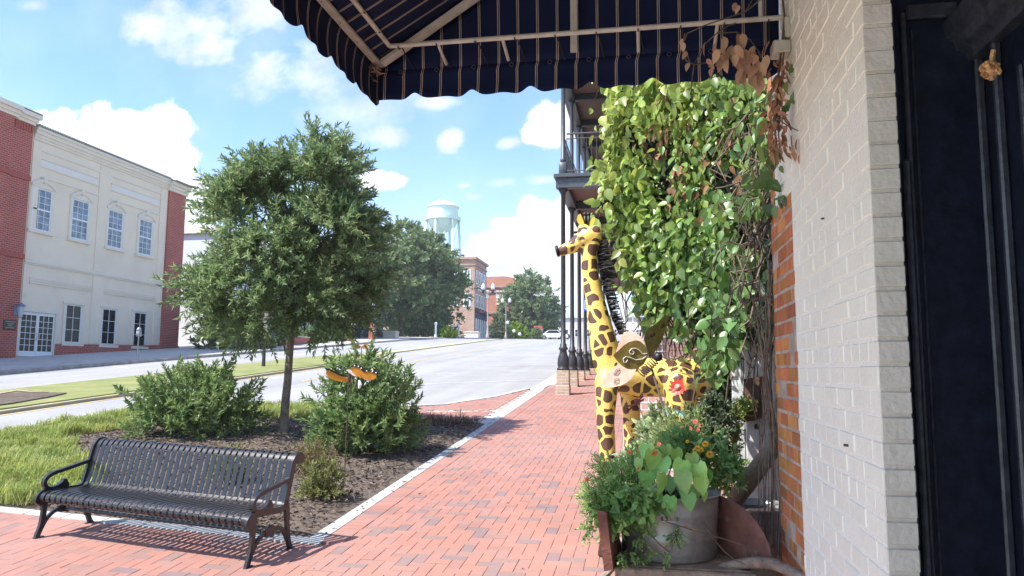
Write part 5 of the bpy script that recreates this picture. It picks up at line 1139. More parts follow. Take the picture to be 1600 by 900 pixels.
def giraffe():
    Y0=6.2; M_g=spotmat(); M_k=mat('black_rubber',(.012,.012,.013),.5)
    T=thing('giraffe_sculpture','yellow painted metal giraffe sculpture with brown spots standing among the potted plants','sculpture',(-.1,6.3,.42))
    b=MB()
    def chain(L,n=14):
        pts=[];rs=[]
        for (px,py,r,Y) in L: p=at(px,py,Y); pts.append(p); rs.append(px2m(r,Y)*.97)
        # refine
        P=[];R_=[]
        for i in range(len(pts)-1):
            for k in range(4): t=k/4; P.append(pts[i].lerp(pts[i+1],t)); R_.append(rs[i]+(rs[i+1]-rs[i])*t)
        P.append(pts[-1]); R_.append(rs[-1]); b.tube(P,R_,n)
        b.ball(P[0],R_[0]*.98,12,8); b.ball(P[-1],R_[-1]*.98,12,8)
    chain([(931,366,13,6.2),(921,392,13,6.2),(921,420,13.5,6.2),(928,460,15,6.2),(936,500,18.5,6.2),(943,535,22,6.2),(950,565,25,6.22),(962,582,31,6.25),(1000,590,31,6.3),(1045,590,31,6.35),(1076,592,33,6.38),(1086,596,28,6.38)])
    chain([(930,364,13.5,6.2),(918,371,16,6.2),(908,377,15.5,6.2),(897,384,12.5,6.2),(885,389,10,6.2),(877,392,9,6.2)])
    b.ball(at(911,358,6.2),.052,12,8)
    def leg(L): chain(L,12)
    leg([(948,596,20,6.14),(947,625,17,6.12),(946,660,14.5,6.12),(949,700,13.5,6.12),(951,760,12.5,6.12),(951,800,11.5,6.12),(951,838,12.5,6.12)])
    leg([(984,600,18,6.48),(986,640,14.5,6.48),(988,690,13,6.48),(990,760,11.5,6.48),(990,828,12,6.48)])
    leg([(1063,598,27,6.22),(1062,640,21,6.2),(1063,690,15,6.2),(1068,760,12,6.2),(1066,838,12,6.2)])
    leg([(1088,600,22,6.6),(1093,640,17,6.6),(1094,690,14,6.6),(1098,760,11.5,6.6),(1096,822,12,6.6)])
    o=remeshed('body',b,.016,M_g,T,6)
    M_y=mat('yellow_enamel',(.82,.48,.06),.4,var=.12,vscale=20)
    for (P,nm) in (([(904,350),(901,343),(903,336),(907,334),(910,341),(913,349),(910,356)],'ear'),([(921,354),(922,346),(926,340),(930,339),(929,345),(925,357)],'ear')):
        b=MB(); b.prism(P,6.17,6.19,lambda a,c,d:at(a,c,d)); b.build(nm,M_y,T)
    for px_ in (914,919.5):
        b=MB(); p0=at(px_+.5,356,6.2); p1=at(px_,335,6.2); b.tube([p0,p1],[.017,.014],10); b.ball(p1,.020,10,7); b.build('horn',M_k,T,True)
    b=MB(); b.ball(at(899,363,6.105),(.020,.012,.012),8,6); b.build('eye',M_k,T,True)
    b=MB(); p=at(873,392,6.2); q=at(869,393,6.2); b.tube([p,q],[.050,.046],14); b.build('muzzle',M_k,T,True)
    # mane of stiff black strips
    b=MB(); path=[(933,366),(938,385),(940,410),(946,440),(953,470),(962,500),(972,522)]
    rr=random.Random(2); n=170
    for i in range(n):
        t=i/(n-1)*(len(path)-1); k=min(int(t),len(path)-2); f=t-k
        x=path[k][0]+(path[k+1][0]-path[k][0])*f-5; y=path[k][1]+(path[k+1][1]-path[k][1])*f
        L=19*(.8+.35*rr.random())*(.75+.35*math.sin(math.pi*min(1,i/n*1.2+.05)))
        p=at(x,y,6.2+rr.uniform(-.03,.03)); q=at(x+L*.97,y-L*.18+rr.uniform(-3,4),6.2+rr.uniform(-.06,.06)); m_=p.lerp(q,.6)+Vector((0,0,.004))
        b.tube([p,m_,q],[.0055,.0048,.003],4)
    b.build('mane',M_k,T)
    b=MB(); P=[at(x,y,6.4) for x,y in ((1092,568),(1104,574),(1111,590),(1113,615),(1108,638))]; b.tube(P,[.022,.018,.014,.011,.009],8); tl=b.build('tail',M_g,T,True)
    b=MB(); e=P[-1]
    for i in range(30): b.tube([e+Vector((rr.uniform(-.008,.008),rr.uniform(-.008,.008),.01)),e+Vector((rr.uniform(-.035,.05),rr.uniform(-.03,.03),-.16-.06*rr.random()))],[.003,.0015],3)
    b.build('tuft',M_k,tl)
    for (px_,py,Y) in ((951,842,6.12),(990,832,6.48),(1066,842,6.2),(1096,826,6.6)):
        b=MB(); p=at(px_,py,Y); g=gz(p.x,Y); b.lathe([(.085,-.0),(.085,.02),(.068,.12),(.05,.14)],(p.x,Y,g),12); b.build('hoof',mat('hoof_brown',(.05,.025,.016),.5),T,True)
giraffe()

# ================================================================== VINE OVER THE COURTYARD
def vine():
    T=thing('climbing_vine','huge leafy vine hanging in a thick curtain with bare woody stems at its right','vine',(.72,4.6,.3))
    poly=[(938,60),(1242,60),(1248,312),(1226,330),(1204,356),(1188,420),(1172,470),(1150,520),(1142,580),(1112,592),(1084,545),(1060,515),(1012,500),(990,488),(978,455),(966,400),(950,370),(926,345),(912,300),(918,262),(934,235),(940,180),(934,130)]
    r=np.random.default_rng(12); rr=random.Random(12)
    def Yof(px): return float(np.interp(px,[930,960,1000,1100,1180,1215,1250],[6.75,6.65,6.45,5.75,4.75,4.02,3.46]))
    P=[];D=[];Nn=[];S=[];tone=[]
    cnt=0
    while cnt<1020:          # hanging strands of overlapping leaves
        px=r.uniform(930,1250); py=r.uniform(40,600)
        if not in_poly(px+26*mnoise.noise((py*.02,px*.004,1))+12*mnoise.noise((py*.07,px*.02,5)),py+22*mnoise.noise((px*.03,py*.01,8)),poly): continue
        hole=mnoise.noise((px*.014,py*.012,4.2))
        if px>1150 and (150 if px<1190 else 300)<py<520 and hole<-.02+.08*(px>1185): 
            if r.random()<.85: continue
        elif hole<-.22: continue
        cnt+=1; dep=r.random()**1.6*.5; Y=Yof(px)+dep-.42*max(0,mnoise.noise((px*.016,py*.013,2.2)))*(1 if px<1190 else .3); p=at(px,py,Y); k=int(r.integers(4,9)); a=r.uniform(0,6.28)
        sz=np.interp(px,[950,1250],[.098,.074])*r.uniform(.75,1.2)
        for j in range(k):
            q=np.array(p)+np.array([r.normal(0,.05),r.normal(0,.05),-.075*j*sz/.1+r.normal(0,.02)])
            lx=px+(q[0]-p[0])*FPX/Y; ly=py-(q[2]-p[2])*FPX/Y; w_=22*mnoise.noise((lx*.025,ly*.02,3.3))+9*mnoise.noise((lx*.11,ly*.09,1.3))
            if j>0 and not in_poly(lx+w_,ly+w_,poly): break
            if px>1108 and py<420 and mnoise.noise((lx*.022,ly*.015,6.6))<(-.16+.0012*(lx-1108) if not (lx>1185 and ly<305) else -.45): continue
            out=np.array([-.5,-.65,.35])+r.normal(0,.72,3)
            d=np.array([r.normal(0,.6),r.normal(0,.5),-.9+.45*r.normal()])
            P.append(q);D.append(d);Nn.append(out);S.append(sz*r.uniform(.6,1.15))
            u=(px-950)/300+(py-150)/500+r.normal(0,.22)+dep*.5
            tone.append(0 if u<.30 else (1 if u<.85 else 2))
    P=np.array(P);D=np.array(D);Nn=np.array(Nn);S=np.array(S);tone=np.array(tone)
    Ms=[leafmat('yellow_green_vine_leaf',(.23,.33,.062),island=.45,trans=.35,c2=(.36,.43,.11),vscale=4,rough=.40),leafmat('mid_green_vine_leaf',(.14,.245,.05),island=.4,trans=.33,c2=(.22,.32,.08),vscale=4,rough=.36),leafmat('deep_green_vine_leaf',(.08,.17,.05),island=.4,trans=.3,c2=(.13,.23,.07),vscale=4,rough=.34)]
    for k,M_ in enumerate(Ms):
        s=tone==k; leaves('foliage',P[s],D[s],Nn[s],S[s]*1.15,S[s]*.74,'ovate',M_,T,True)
    # inner stems: a dense tangle so that nothing shows through
    b=MB(); 
    for i in range(420):
        px=rr.uniform(945,1240); py=rr.uniform(50,560)
        if not in_poly(px,py,poly): continue
        Y=Yof(px)+rr.uniform(.2,.75); p=at(px,py,Y); q=p+Vector((rr.uniform(-.25,.25),rr.uniform(-.2,.2),-rr.uniform(.3,.9))); 
        if q.z<1.75 and px<1150: q.z=1.75+rr.random()*.2
        branch(b,p,q,rr.uniform(.004,.011),.003,4,.25,4,rr)
    b.build('inner_stem',mat('dark_dead_stem',(.045,.030,.022),.95,var=.4,vscale=15),T)
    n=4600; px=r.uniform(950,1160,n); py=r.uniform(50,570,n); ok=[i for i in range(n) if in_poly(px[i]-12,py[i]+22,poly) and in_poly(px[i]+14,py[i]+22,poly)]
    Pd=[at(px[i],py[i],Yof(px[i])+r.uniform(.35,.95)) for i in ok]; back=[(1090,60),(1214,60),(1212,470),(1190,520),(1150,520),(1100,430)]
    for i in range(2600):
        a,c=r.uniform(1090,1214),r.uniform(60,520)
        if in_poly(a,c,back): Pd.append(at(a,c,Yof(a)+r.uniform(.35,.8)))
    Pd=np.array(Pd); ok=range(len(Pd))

    leaves('inner_foliage',Pd,r.normal(0,.4,(len(ok),3))+[0,0,-1],r.normal(0,.6,(len(ok),3))+[-.5,-.8,.2],.095,.065,'ovate',leafmat('shaded_vine_leaf',(.028,.052,.018),island=.4,trans=.15),T)  # shade of the vine's interior put into a darker leaf colour
    # hanging dead leaves in the mass
    n=110; Pd=[];
    while len(Pd)<n:
        x=r.normal(1065,45); y=r.normal(215,50)
        if in_poly(x,y,poly): Pd.append(at(x,y,Yof(x)-.02))
    leaves('dead_leaf_cluster',np.array(Pd),r.normal(0,.35,(n,3))+[0,0,-1],r.normal(0,.6,(n,3))+[-.5,-.8,.2],r.uniform(.06,.10,n),r.uniform(.03,.06,n),'ovate',mat('brown_vine_leaf',(.17,.085,.035),.8,island=.4),T,True)
    # woody stems down the wall edge
    b=MB()
    for i in range(15):
        x0=rr.uniform(1172,1236); y0=rr.uniform(330,560); Ya=rr.uniform(3.98,4.35) if x0>1200 else rr.uniform(4.3,4.7)
        pts=[]; x=rr.uniform(1180,1224); 
        for k in range(7):
            t=k/6; yy=y0+(890-y0)*t; xx=x0+(x-x0)*min(1,t*1.7)+rr.uniform(-5,5); pts.append(at(xx,yy,4.24+rr.uniform(-.05,.08) if t>.25 else 4.24+(Ya-4.24)*(1-t*4)*.0+rr.uniform(-.04,.04)))
        b.tube(pts,[.0026]*7 if i%9 else [.007,.008,.007,.008,.007,.008,.009],5)
    for i in range(42):
        x0=rr.uniform(1150,1215); y0=rr.uniform(170,480); p=at(x0,y0,4.35+rr.uniform(-.05,.3)); pts=[p]
        for k in range(5): p=p+Vector((rr.uniform(-.09,.07),rr.uniform(-.05,.05),rr.uniform(-.15,.04))); pts.append(p)
        b.tube(pts,[.006,.006,.005,.005,.004,.003],5)
    b.build('woody_stem',mat('grey_brown_stem',(.17,.125,.095),.95,var=.4,vscale=18,bump=.5),T)
    b=MB(); pts=[at(1150,778,4.75),at(1170,752,4.7),at(1192,722,4.62),at(1208,700,4.55),at(1216,660,4.5),at(1214,560,4.45)]; b.tube(pts,[.050,.054,.052,.046,.036,.028],10); b.tube([at(1150,778,4.75),at(1148,840,4.8),at(1150,960,4.8)],[.05,.052,.06],8); b.build('trunk',M_bark,T,True)
    # dried strand hanging at the wall
    D1=thing('dried_vine_strand','long dried brown vine strand hanging down beside the white wall','vine',at(1215,150,3.55)); b=MB(); 
    pts=[at(x,y,3.52) for x,y in ((1222,-8),(1226,30),(1221,75),(1217,110),(1215,150),(1211,200),(1214,250))]; b.tube(pts,.005,5); b.tube([p+Vector((.012,-.01,.0)) for p in pts[1:]],.0035,5); b.tube([at(1208,180,3.5),at(1230,196,3.45),at(1264,213,3.42)],.003,5); b.tube([at(1236,212,3.44),at(1238,236,3.44)],.0025,4); b.build('stem',M_twig,D1)
    n=150; t=r.random(n)**.8; yy=78+165*t; xx=np.interp(yy,[78,110,150,200,245],[1220,1217,1214,1212,1216])+r.normal(0,5.5+3.5*t); Pd=np.array([at(a,c,3.52+r.uniform(-.05,.05)) for a,c in zip(xx,yy)])
    leaves('dry_leaf',Pd,r.normal(0,.4,(n,3))+[0,0,-1],r.normal(0,.7,(n,3))+[-.5,-.8,.2],r.uniform(.03,.062,n),r.uniform(.012,.026,n),'ovate',mat('tan_dry_leaf',(.34,.175,.095),.75,island=.4),D1,True)
    Pd=np.array([at(a,c,3.42) for a,c in ((1258,218),(1262,222),(1256,228),(1246,216),(1240,226),(1240,236),(1250,240))]); leaves('dry_leaf',Pd,r.normal(0,.3,(7,3))+[0,0,-1],r.normal(0,.7,(7,3))+[-.5,-.8,.2],.06,.022,'ovate',MATS['tan_dry_leaf'],D1,True)
    # dead spray caught on the awning pipe
    D2=thing('dried_leaf_spray','spray of curled tan dead leaves hanging from the awning pipe','vine',at(1150,60,3.45)); b=MB()
    for L in ([(1195,-6),(1165,18),(1100,40),(1074,52),(1066,70),(1072,95),(1085,101),(1105,98),(1128,84)],[(1070,52),(1068,68),(1074,85),(1078,98)],[(1084,101),(1100,70),(1120,52),(1150,50),(1172,62),(1185,80),(1196,104)],[(1085,100),(1082,118),(1080,140),(1084,170)],[(1120,52),(1138,40),(1150,36)],[(1165,18),(1178,-5)]):
        b.tube([at(x,y,3.46+.03*math.sin(i*2.1)) for i,(x,y) in enumerate(L)],.0032,5)
    b.build('stem',M_twig,D2)
    n=64; xx=np.concatenate([r.normal(1142,20,34),r.normal(1172,14,20),np.array([1066,1068,1073,1076,1108,1112,1104,1150,1155,1163])]); yy=np.concatenate([np.clip(r.normal(76,14,34),52,108),np.clip(r.normal(104,15,20),80,135),np.array([60,66,80,98,100,106,92,4,8,120])])
    Pd=np.array([at(a,c,3.44+r.uniform(-.05,.05)) for a,c in zip(xx,yy)]); S=np.concatenate([r.uniform(.06,.085,54),np.full(10,.045)])
    leaves('dry_leaf',Pd,r.normal(0,.28,(n,3))+[0,0,-1],r.normal(0,.7,(n,3))+[-.3,-.9,.2],S,S*.55,'ovate',mat('pale_tan_dry_leaf',(.44,.26,.16),.75,island=.3),D2,True)
    # green sprigs on the white wall
    D3=thing('vine_sprig','green vine sprig trailing down the white brick wall below the awning bracket','vine',at(1243,130,3.5)); b=MB(); b.tube([at(x,y,3.5) for x,y in ((1240,95),(1248,105),(1246,125),(1250,145),(1236,150),(1232,165))],.003,5); b.build('stem',M_twig,D3)
    L=[(1243,100),(1249,108),(1245,118),(1250,125),(1246,135),(1251,143),(1238,148),(1233,156),(1231,164)]; n=len(L); leaves('foliage',np.array([at(a,c,3.48) for a,c in L]),r.normal(0,.4,(n,3))+[0,0,-1],r.normal(0,.4,(n,3))+[-.6,-.7,.2],.055,.038,'ovate',Ms[2],D3,True)
vine()

# ================================================================== COURTYARD: fence, planters, plants
M_wood=mat('weathered_white_boards',(.60,.62,.62),.85,var=.25,vscale=5,bump=.3,bscale=30,stain=((.22,.20,.18),6,.55,.75))
M_old=mat('old_grey_wood',(.27,.21,.165),.9,var=.4,vscale=12,bump=.6,bscale=35,stain=((.12,.08,.06),9,.52,.72))
M_redw=mat('worn_red_wood',(.20,.085,.062),.8,var=.35,vscale=8,bump=.35,bscale=40,stain=((.36,.27,.22),11,.56,.72))
M_galv=mat('galvanised_steel',(.34,.35,.34),.42,metal=.55,var=.45,vscale=5,bump=.15,bscale=14,stain=((.10,.085,.07),5,.50,.72))
M_rust=mat('rusty_tin',(.105,.055,.042),.75,var=.4,vscale=18,bump=.3,stain=((.22,.12,.08),12,.55,.7))
F=thing('board_fence','weathered white vertical board fence behind the potted plants','fence',(1.0,5.62,.3)); rr=random.Random(8); rz=random.Random(9)
b=MB(); x=.60
while x<2.4:
    w=rr.uniform(.085,.10); b.bbox((x,5.60+rr.uniform(-.006,.006),gz(x,5.6)-.1),(x+w-.006,5.625,2.25+rr.uniform(-.08,.05)),.004); x+=w
b.build('board',M_wood,F); b=MB(); b.box((.60,5.64,.9),(2.4,5.70,1.0)); b.box((.60,5.64,1.8),(2.4,5.70,1.9)); b.build('rail',M_old,F)
gb=thing('garden_wall','low dark brick wall at the back of the courtyard','wall',(1.6,8,.4)); b=MB(); b.box((.85,7.8,.2),(3.0,8.0,2.6)); b.build('wall',M_facade,gb); b=MB(); b.box((.8,7.75,2.6),(3.0,8.05,2.68)); b.build('coping',M_conc,gb)
# tall square lattice glimpsed above the giraffe's back
lt=thing('wire_trellis','white wire trellis panel behind the giraffe','trellis',(.25,7.4,1.5)); b=MB()
for i in range(15): x=-.2+i*.07; b.box((x,7.395,.5),(x+.008,7.405,2.6))
for i in range(30): z=.5+i*.07; b.box((-.2,7.388,z),(.79,7.395,z+.008))
b.build('wire',M_white,lt); b=MB(); b.box((-.23,7.38,.3),(-.2,7.42,2.65)); b.box((.79,7.38,.3),(.82,7.42,2.65)); b.build('frame',M_white,lt)
# wheelbarrow
W=thing('wooden_wheelbarrow','old wooden wheelbarrow with red side boards carrying a galvanised tub of plants','wheelbarrow',(.1,4.2,gz(.1,4.2)))
zb=.875
b=MB()
for i in range(4): b.bbox((-.16,3.96+i*.16,zb-.03),(.50,4.11+i*.16,zb+rr.uniform(-.003,.003)),.006)
b.build('bed',M_old,W)
b=MB(); b.bbox((-.17,3.925,zb-.085),(.52,3.965,zb-.005),.008); b.build('frame_rail',M_old,W); b=MB(); b.bbox((-.17,4.60,zb-.085),(.52,4.64,zb-.005),.008); b.build('frame_rail',M_old,W)
b=MB(); pts=[at(x,y,Y) for x,y,Y in ((1120,888,4.06),(1150,882,4.02),(1178,879,3.96),(1194,879,3.91),(1212,882,3.84),(1235,892,3.74),(1262,908,3.62),(1285,930,3.5))]; b.tube(pts,[.020,.026,.029,.030,.028,.026,.023,.022],7); b.build('handle',M_old,W,True)
b=MB(); b.tube([Vector((.5,4.62,zb-.05)),Vector((.62,4.55,zb-.02)),Vector((.75,4.4,zb-.08))],[.035,.036,.028],8); b.build('handle',M_old,W,True)
b=MB(); P=[(1120,774),(1128,775),(1142,781),(1158,791),(1172,803),(1184,818),(1194,834),(1202,852),(1206,872),(1120,880)]
b.prism(P,0,.028,lambda a,c,d:at(a,c,4.34-(a-1120)/86*.42+d)); b.build('side_board',M_redw,W)
b=MB(); 
V=[at(932,797,3.80),at(947,800,3.80),at(958,890,3.88),at(944,893,3.88),at(945,798,4.45),at(956,800,4.45),at(978,872,4.45),at(966,874,4.45)]
b.add(V,[(0,1,2,3),(4,7,6,5),(0,4,5,1),(1,5,6,2),(2,6,7,3),(3,7,4,0)]); b.build('side_board',M_redw,W)
for x in (.36,-.05):
    for y in (3.98,4.58): b=MB(); b.bbox((x,y-.025,gz(x,y)-.02),(x+.055,y+.025,zb-.085),.005); b.build('leg',M_old,W)
b=MB(); b.tube([(-.03,3.98,zb-.09),(.36,3.99,.45)],.02,6); b.tube([(.36,4.0,zb-.09),(-.03,3.99,.45)],.02,6); b.build('brace',M_old,W)
b=MB(); cy=4.28; cx=-.42; g=gz(cx,cy); n=20
P=[(cx+.20*math.cos(a),cy,g+.21+.20*math.sin(a)) for a in [2*math.pi*i/n for i in range(n+1)]]; b.tube(P,.02,6,cap=False)
for i in range(6): a=math.pi*i/3; b.tube([(cx,cy,g+.21),(cx+.19*math.cos(a),cy,g+.21+.19*math.sin(a))],.012,5)
b.tube([(cx,cy-.25,g+.21),(cx,cy+.25,g+.21)],.015,6); b.tube([(cx,cy-.24,g+.21),(-.1,cy-.28,zb-.05)],.02,6); b.tube([(cx,cy+.24,g+.21),(-.1,cy+.28,zb-.05)],.02,6); b.build('wheel',M_old,W)
# tub
def tub(name,label,c,r0,r1,h,m):
    T=thing(name,label,'tub',c); b=MB(); 
    b.lathe([(r0,0),(r0+.003,.012),(r0+(r1-r0)*.3,h*.30),(r0+(r1-r0)*.33+.006,h*.34),(r0+(r1-r0)*.36,h*.38),(r0+(r1-r0)*.7,h*.70),(r0+(r1-r0)*.72+.006,h*.735),(r0+(r1-r0)*.75,h*.77),(r1,h*.97),(r1+.008,h*.985),(r1+.008,h+.005),(r1-.004,h+.005),(r1-.006,h*.97),(r1-.03,h*.88)],c,40); b.build('bucket',m,T,True)
    b=MB(); b.lathe([(.001,h*.86),(r1-.02,h*.88),(.001,h*.9)],c,24); b.build('soil',mat('potting_soil',(.035,.025,.018),.95,bump=.6),T)
    b=MB(); b.tube([(c[0]-.04,c[1]-r1-.005,c[2]+h*.72),(c[0]-.035,c[1]-r1-.03,c[2]+h*.68),(c[0]+.035,c[1]-r1-.03,c[2]+h*.68),(c[0]+.04,c[1]-r1-.005,c[2]+h*.72)],.006,6)
    b.tube([(c[0]+r1*.5,c[1]-r1*.87,c[2]),(c[0]+r1*.5,c[1]-r1*.87,c[2]+.0)],.001,3); b.build('handle',m,T); return T
tub('galvanised_tub','round galvanised washtub standing on the wooden wheelbarrow',(.105,4.26,zb+.002),.245,.268,.325,M_galv)
tub('galvanised_tub','second darker galvanised tub on the ground behind the wheelbarrow',(.66,5.15,.70),.20,.24,.30,M_galv)
b=MB(); st=thing('crate','old wooden crate under the second galvanised tub','crate',(.66,5.15,.34))
for k in range(3): b.bbox((.42,4.93,.36+k*.115),(.90,4.95,.46+k*.115),.004); b.bbox((.42,5.35,.36+k*.115),(.90,5.37,.46+k*.115),.004); b.bbox((.42,4.952,.36+k*.115),(.44,5.348,.46+k*.115),.004); b.bbox((.88,4.952,.36+k*.115),(.90,5.348,.46+k*.115),.004)
b.build('slat',M_old,st); b=MB(); b.box((.42,4.93,.675),(.90,5.37,.698)); b.build('lid',M_old,st)
# rusty wall pocket
q=thing('rusty_wall_pocket','rusty tin wall pocket hung on the white board fence','planter',at(1180,620,5.5)); b=MB()
b.prism([(1163,592),(1192,588),(1195,652),(1176,658),(1163,655)],0,.10,lambda a,c,d:at(a,c,5.57-d)); b.build('box',M_rust,q); b=MB(); b.prism([(1160,652),(1197,644),(1197,652),(1162,660)],-.01,.14,lambda a,c,d:at(a,c,5.57-d)); b.build('tray',M_rust,q)
b=MB(); b.tube([at(1182,668,5.58),at(1182,664,5.56)],.012,8); b.ball(at(1182,667,5.57),.018,8,6); b.build('knob',M_blk,q)

def mass(name,label,cat,centers,kind,L,Wd,m,seed,k=10,slen=.09,n_per=60,flowers=(),smooth=False,ang=.9,up=.5):
    c0=at(*centers[0][:3]); T=thing(name,label,cat,tuple(c0)); r=np.random.default_rng(seed); O=[];D=[]
    for (px,py,Y,rx,ry) in centers:
        c=np.array(at(px,py,Y)); RX,RZ=px2m(rx*.80,Y),px2m(ry*.80,Y); d=unit(r.normal(0,1,(n_per,3))); q=r.random(n_per)**.5
        O.append(c+d*np.array([RX,min(RX,RZ)*.9,RZ])*q[:,None]); D.append(d*.8+np.array([-.1,-.25,up]))
    O=np.concatenate(O);D=unit(np.concatenate(D)+r.normal(0,.3,(len(O),3))); sl=slen*r.uniform(.6,1.4,len(O))
    P,LD,N,t=shoot_leaves(O,D,k,sl,ang,r); leaves('foliage',P,LD,N,L*r.uniform(.6,1.25,len(P)),Wd*r.uniform(.7,1.2,len(P)),kind,m,T,smooth)
    twigs('stem',O-D*sl[:,None]*.6,D,sl*1.6,.0018,mat('green_stem',(.09,.14,.04),.7),T)
    return T
def flower(T,c,r,petals,m,mc,tilt=(-.2,-.8,.55),layers=1):
    n=Vector(tilt).normalized(); a=n.orthogonal().normalized(); b_=n.cross(a); b=MB()
    for l in range(layers):
        for i in range(petals):
            q=2*math.pi*(i+.5*l)/petals; d=a*math.cos(q)+b_*math.sin(q); s=n.cross(d); rr_=r*(1-.28*l); w=r*math.pi/petals*1.05; up=n*(r*(.12+.2*l))
            b.add([c,c+d*rr_*.6+s*w+up*.6,c+d*rr_+up*.7,c+d*rr_*.6-s*w+up*.6],[(0,1,2,3)])
    o=b.build('flower',m,T,fix=False); b=MB(); b.ball(c+n*r*.18,r*.26,7,5); b.build('flower_centre',mc,o)
M_or=mat('orange_petal',(.75,.16,.015),.6,var=.2,vscale=60); M_ye=mat('yellow_petal',(.80,.46,.03),.6,var=.2,vscale=60); M_rd=mat('red_petal',(.50,.035,.03),.6,var=.2,vscale=60); M_ct=mat('flower_eye',(.30,.10,.02),.8)
M_zin=leafmat('feathery_green_leaf',(.26,.43,.14),island=.4,trans=.5,c2=(.36,.50,.20),vscale=9)
M_iv=leafmat('small_bright_leaf',(.17,.35,.10),island=.4,trans=.4,c2=(.26,.43,.16),vscale=9,rough=.4)
Z=mass('zinnia_plant','feathery green plant with orange blooms spilling over the left of the tub','plant',[(952,748,4.12,30,28),(985,742,4.2,32,26),(945,778,4.05,24,28),(970,772,4.0,28,30),(1000,750,4.15,28,24),(935,785,4.1,16,24),(975,800,4.0,22,22)],'lance',.034,.0085,M_zin,61,12,.085,48)
for (x,y,s) in ((1022,708,.019),(1063,725,.018),(984,707,.013),(998,732,.011),(918,749,.013)): flower(Z,at(x,y,3.93 if x<960 else 3.98),s,9,M_or,M_ct,layers=2)
I=mass('ivy_plant','small leaved green plant trailing over the front left of the tub','plant',[(980,788,3.94,26,26),(958,802,3.95,18,18),(998,790,3.93,16,20),(1012,780,3.93,16,16)],'ovate',.052,.031,M_iv,62,6,.08,17,smooth=True,up=-.5)
mass('trailing_creeper','thin creeper with tiny leaves hanging over the red side board','plant',[(930,775,3.95,12,20),(922,800,3.95,7,14),(918,828,3.95,6,12),(926,790,3.9,8,10),(1056,840,3.955,10,18),(1020,868,3.92,34,8),(985,868,3.92,26,12),(1004,838,3.95,10,14)],'ovate',.018,.011,M_iv,63,7,.05,14,up=-.7)
b=MB(); 
tw=thing('dry_trailing_stem','thin dry creeper stem lying across the front of the tub','vine',at(1080,830,3.9))
for Lp in ([(1040,815),(1075,826),(1110,836),(1150,848),(1190,862)],[(1100,815),(1112,838),(1130,860),(1150,876),(1165,882)],[(1005,822),(1030,850),(1045,862)]): b.tube([at(x,y,3.90) for x,y in Lp],.0028,5)
b.build('stem',M_twig,tw); p=np.array([at(1075,824,3.89)]*5)+RNG.normal(0,.008,(5,3)); leaves('dry_leaf',p,RNG.normal(0,1,(5,3)),RNG.normal(0,1,(5,3)),.03,.016,'ovate',MATS['tan_dry_leaf'],tw)
# heart-leaved plant
H=thing('heart_leaf_plant','plant with large heart shaped bright green leaves in the galvanised tub','plant',at(1050,770,4.1)); r=np.random.default_rng(64)
HL=[(1020,712,33,3.98),(1032,748,35,3.94),(1067,727,32,3.96),(1067,746,33,3.92),(1090,733,33,3.98),(1092,752,30,3.95),(1051,752,28,4.0),(1037,722,28,4.02),(1011,745,28,3.97),(1048,782,27,3.90),(1076,778,27,3.92),(1088,768,22,3.97),(1030,775,24,3.95),(1012,770,22,3.96),(1010,700,24,4.03),(1055,708,26,4.05),(1104,742,24,4.0),(1080,715,24,4.06),(1040,700,20,4.1),(1000,722,24,4.02),(1072,760,26,4.02),(1020,735,26,4.04),(1098,770,18,4.0)]
P=np.array([at(x,y,Y) for x,y,s,Y in HL]); n=len(HL); S=np.array([px2m(s,Y) for x,y,s,Y in HL]); P[:,2]+=S*.22
leaves('leaf',P,np.column_stack([r.normal(0,.22,n),r.normal(-.25,.12,n),-np.ones(n)]),np.column_stack([r.normal(-.25,.5,n),-np.ones(n)*.8,r.normal(.6,.45,n)]),S*.98,S*.86,'heart',leafmat('heart_leaf_green',(.18,.40,.08),island=.45,trans=.25,c2=(.27,.50,.14),vscale=16,rough=.34),H,True)
b=MB()
for p in P: e=Vector((.10+(p[0]-.1)*.35,4.22,1.17)); branch(b,e,Vector(p),.005,.0025,5,.12,4)
b.build('stem',MATS['green_stem'],H)
mg=mass('marigold_plant','leafy plant with yellow blooms behind the heart leaved plant','plant',[(1090,715,4.5,36,26),(1115,730,4.5,30,26),(1130,745,4.6,26,22),(1065,705,4.5,30,22)],'ovate',.055,.022,M_iv,65,8,.09,34,smooth=True)
for (x,y,s) in ((1102,694,.022),(1090,701,.022),(1095,703,.020),(1109,710,.024),(1086,704,.016),(1074,690,.012)): flower(mg,at(x,y,4.32),s,12,M_ye,M_ct,layers=3)
la=mass('lantana_plant','airy plant dotted with small red blooms beside the giraffe hind legs','plant',[(1062,692,5.0,32,18),(1088,684,5.1,26,18),(1045,700,5.0,26,16),(1076,674,5.2,22,14)],'lance',.05,.014,leafmat('airy_leaf',(.20,.29,.11),island=.4,trans=.4,c2=(.30,.34,.14),vscale=9),66,9,.14,40)
for (x,y,s) in ((1086,659,.016),(1098,681,.018),(1080,669,.014),(1073,686,.014),(1090,672,.015),(1102,703,.015),(1078,678,.012),(1066,668,.013),(1092,664,.012),(1030,694,.013)): flower(la,at(x,y,4.78),s,7,M_rd,M_ct,layers=2)
mass('dark_box_shrub','dense dark small leaved shrub in front of the white board fence','shrub',[(1112,670,5.2,30,34),(1118,700,5.15,26,26),(1102,690,5.15,26,24),(1122,652,5.3,18,24),(1112,640,5.3,20,22)],'ovate',.030,.016,leafmat('dark_box_leaf',(.05,.085,.04),island=.45,trans=.2,c2=(.12,.16,.09),vscale=12),67,9,.08,75)
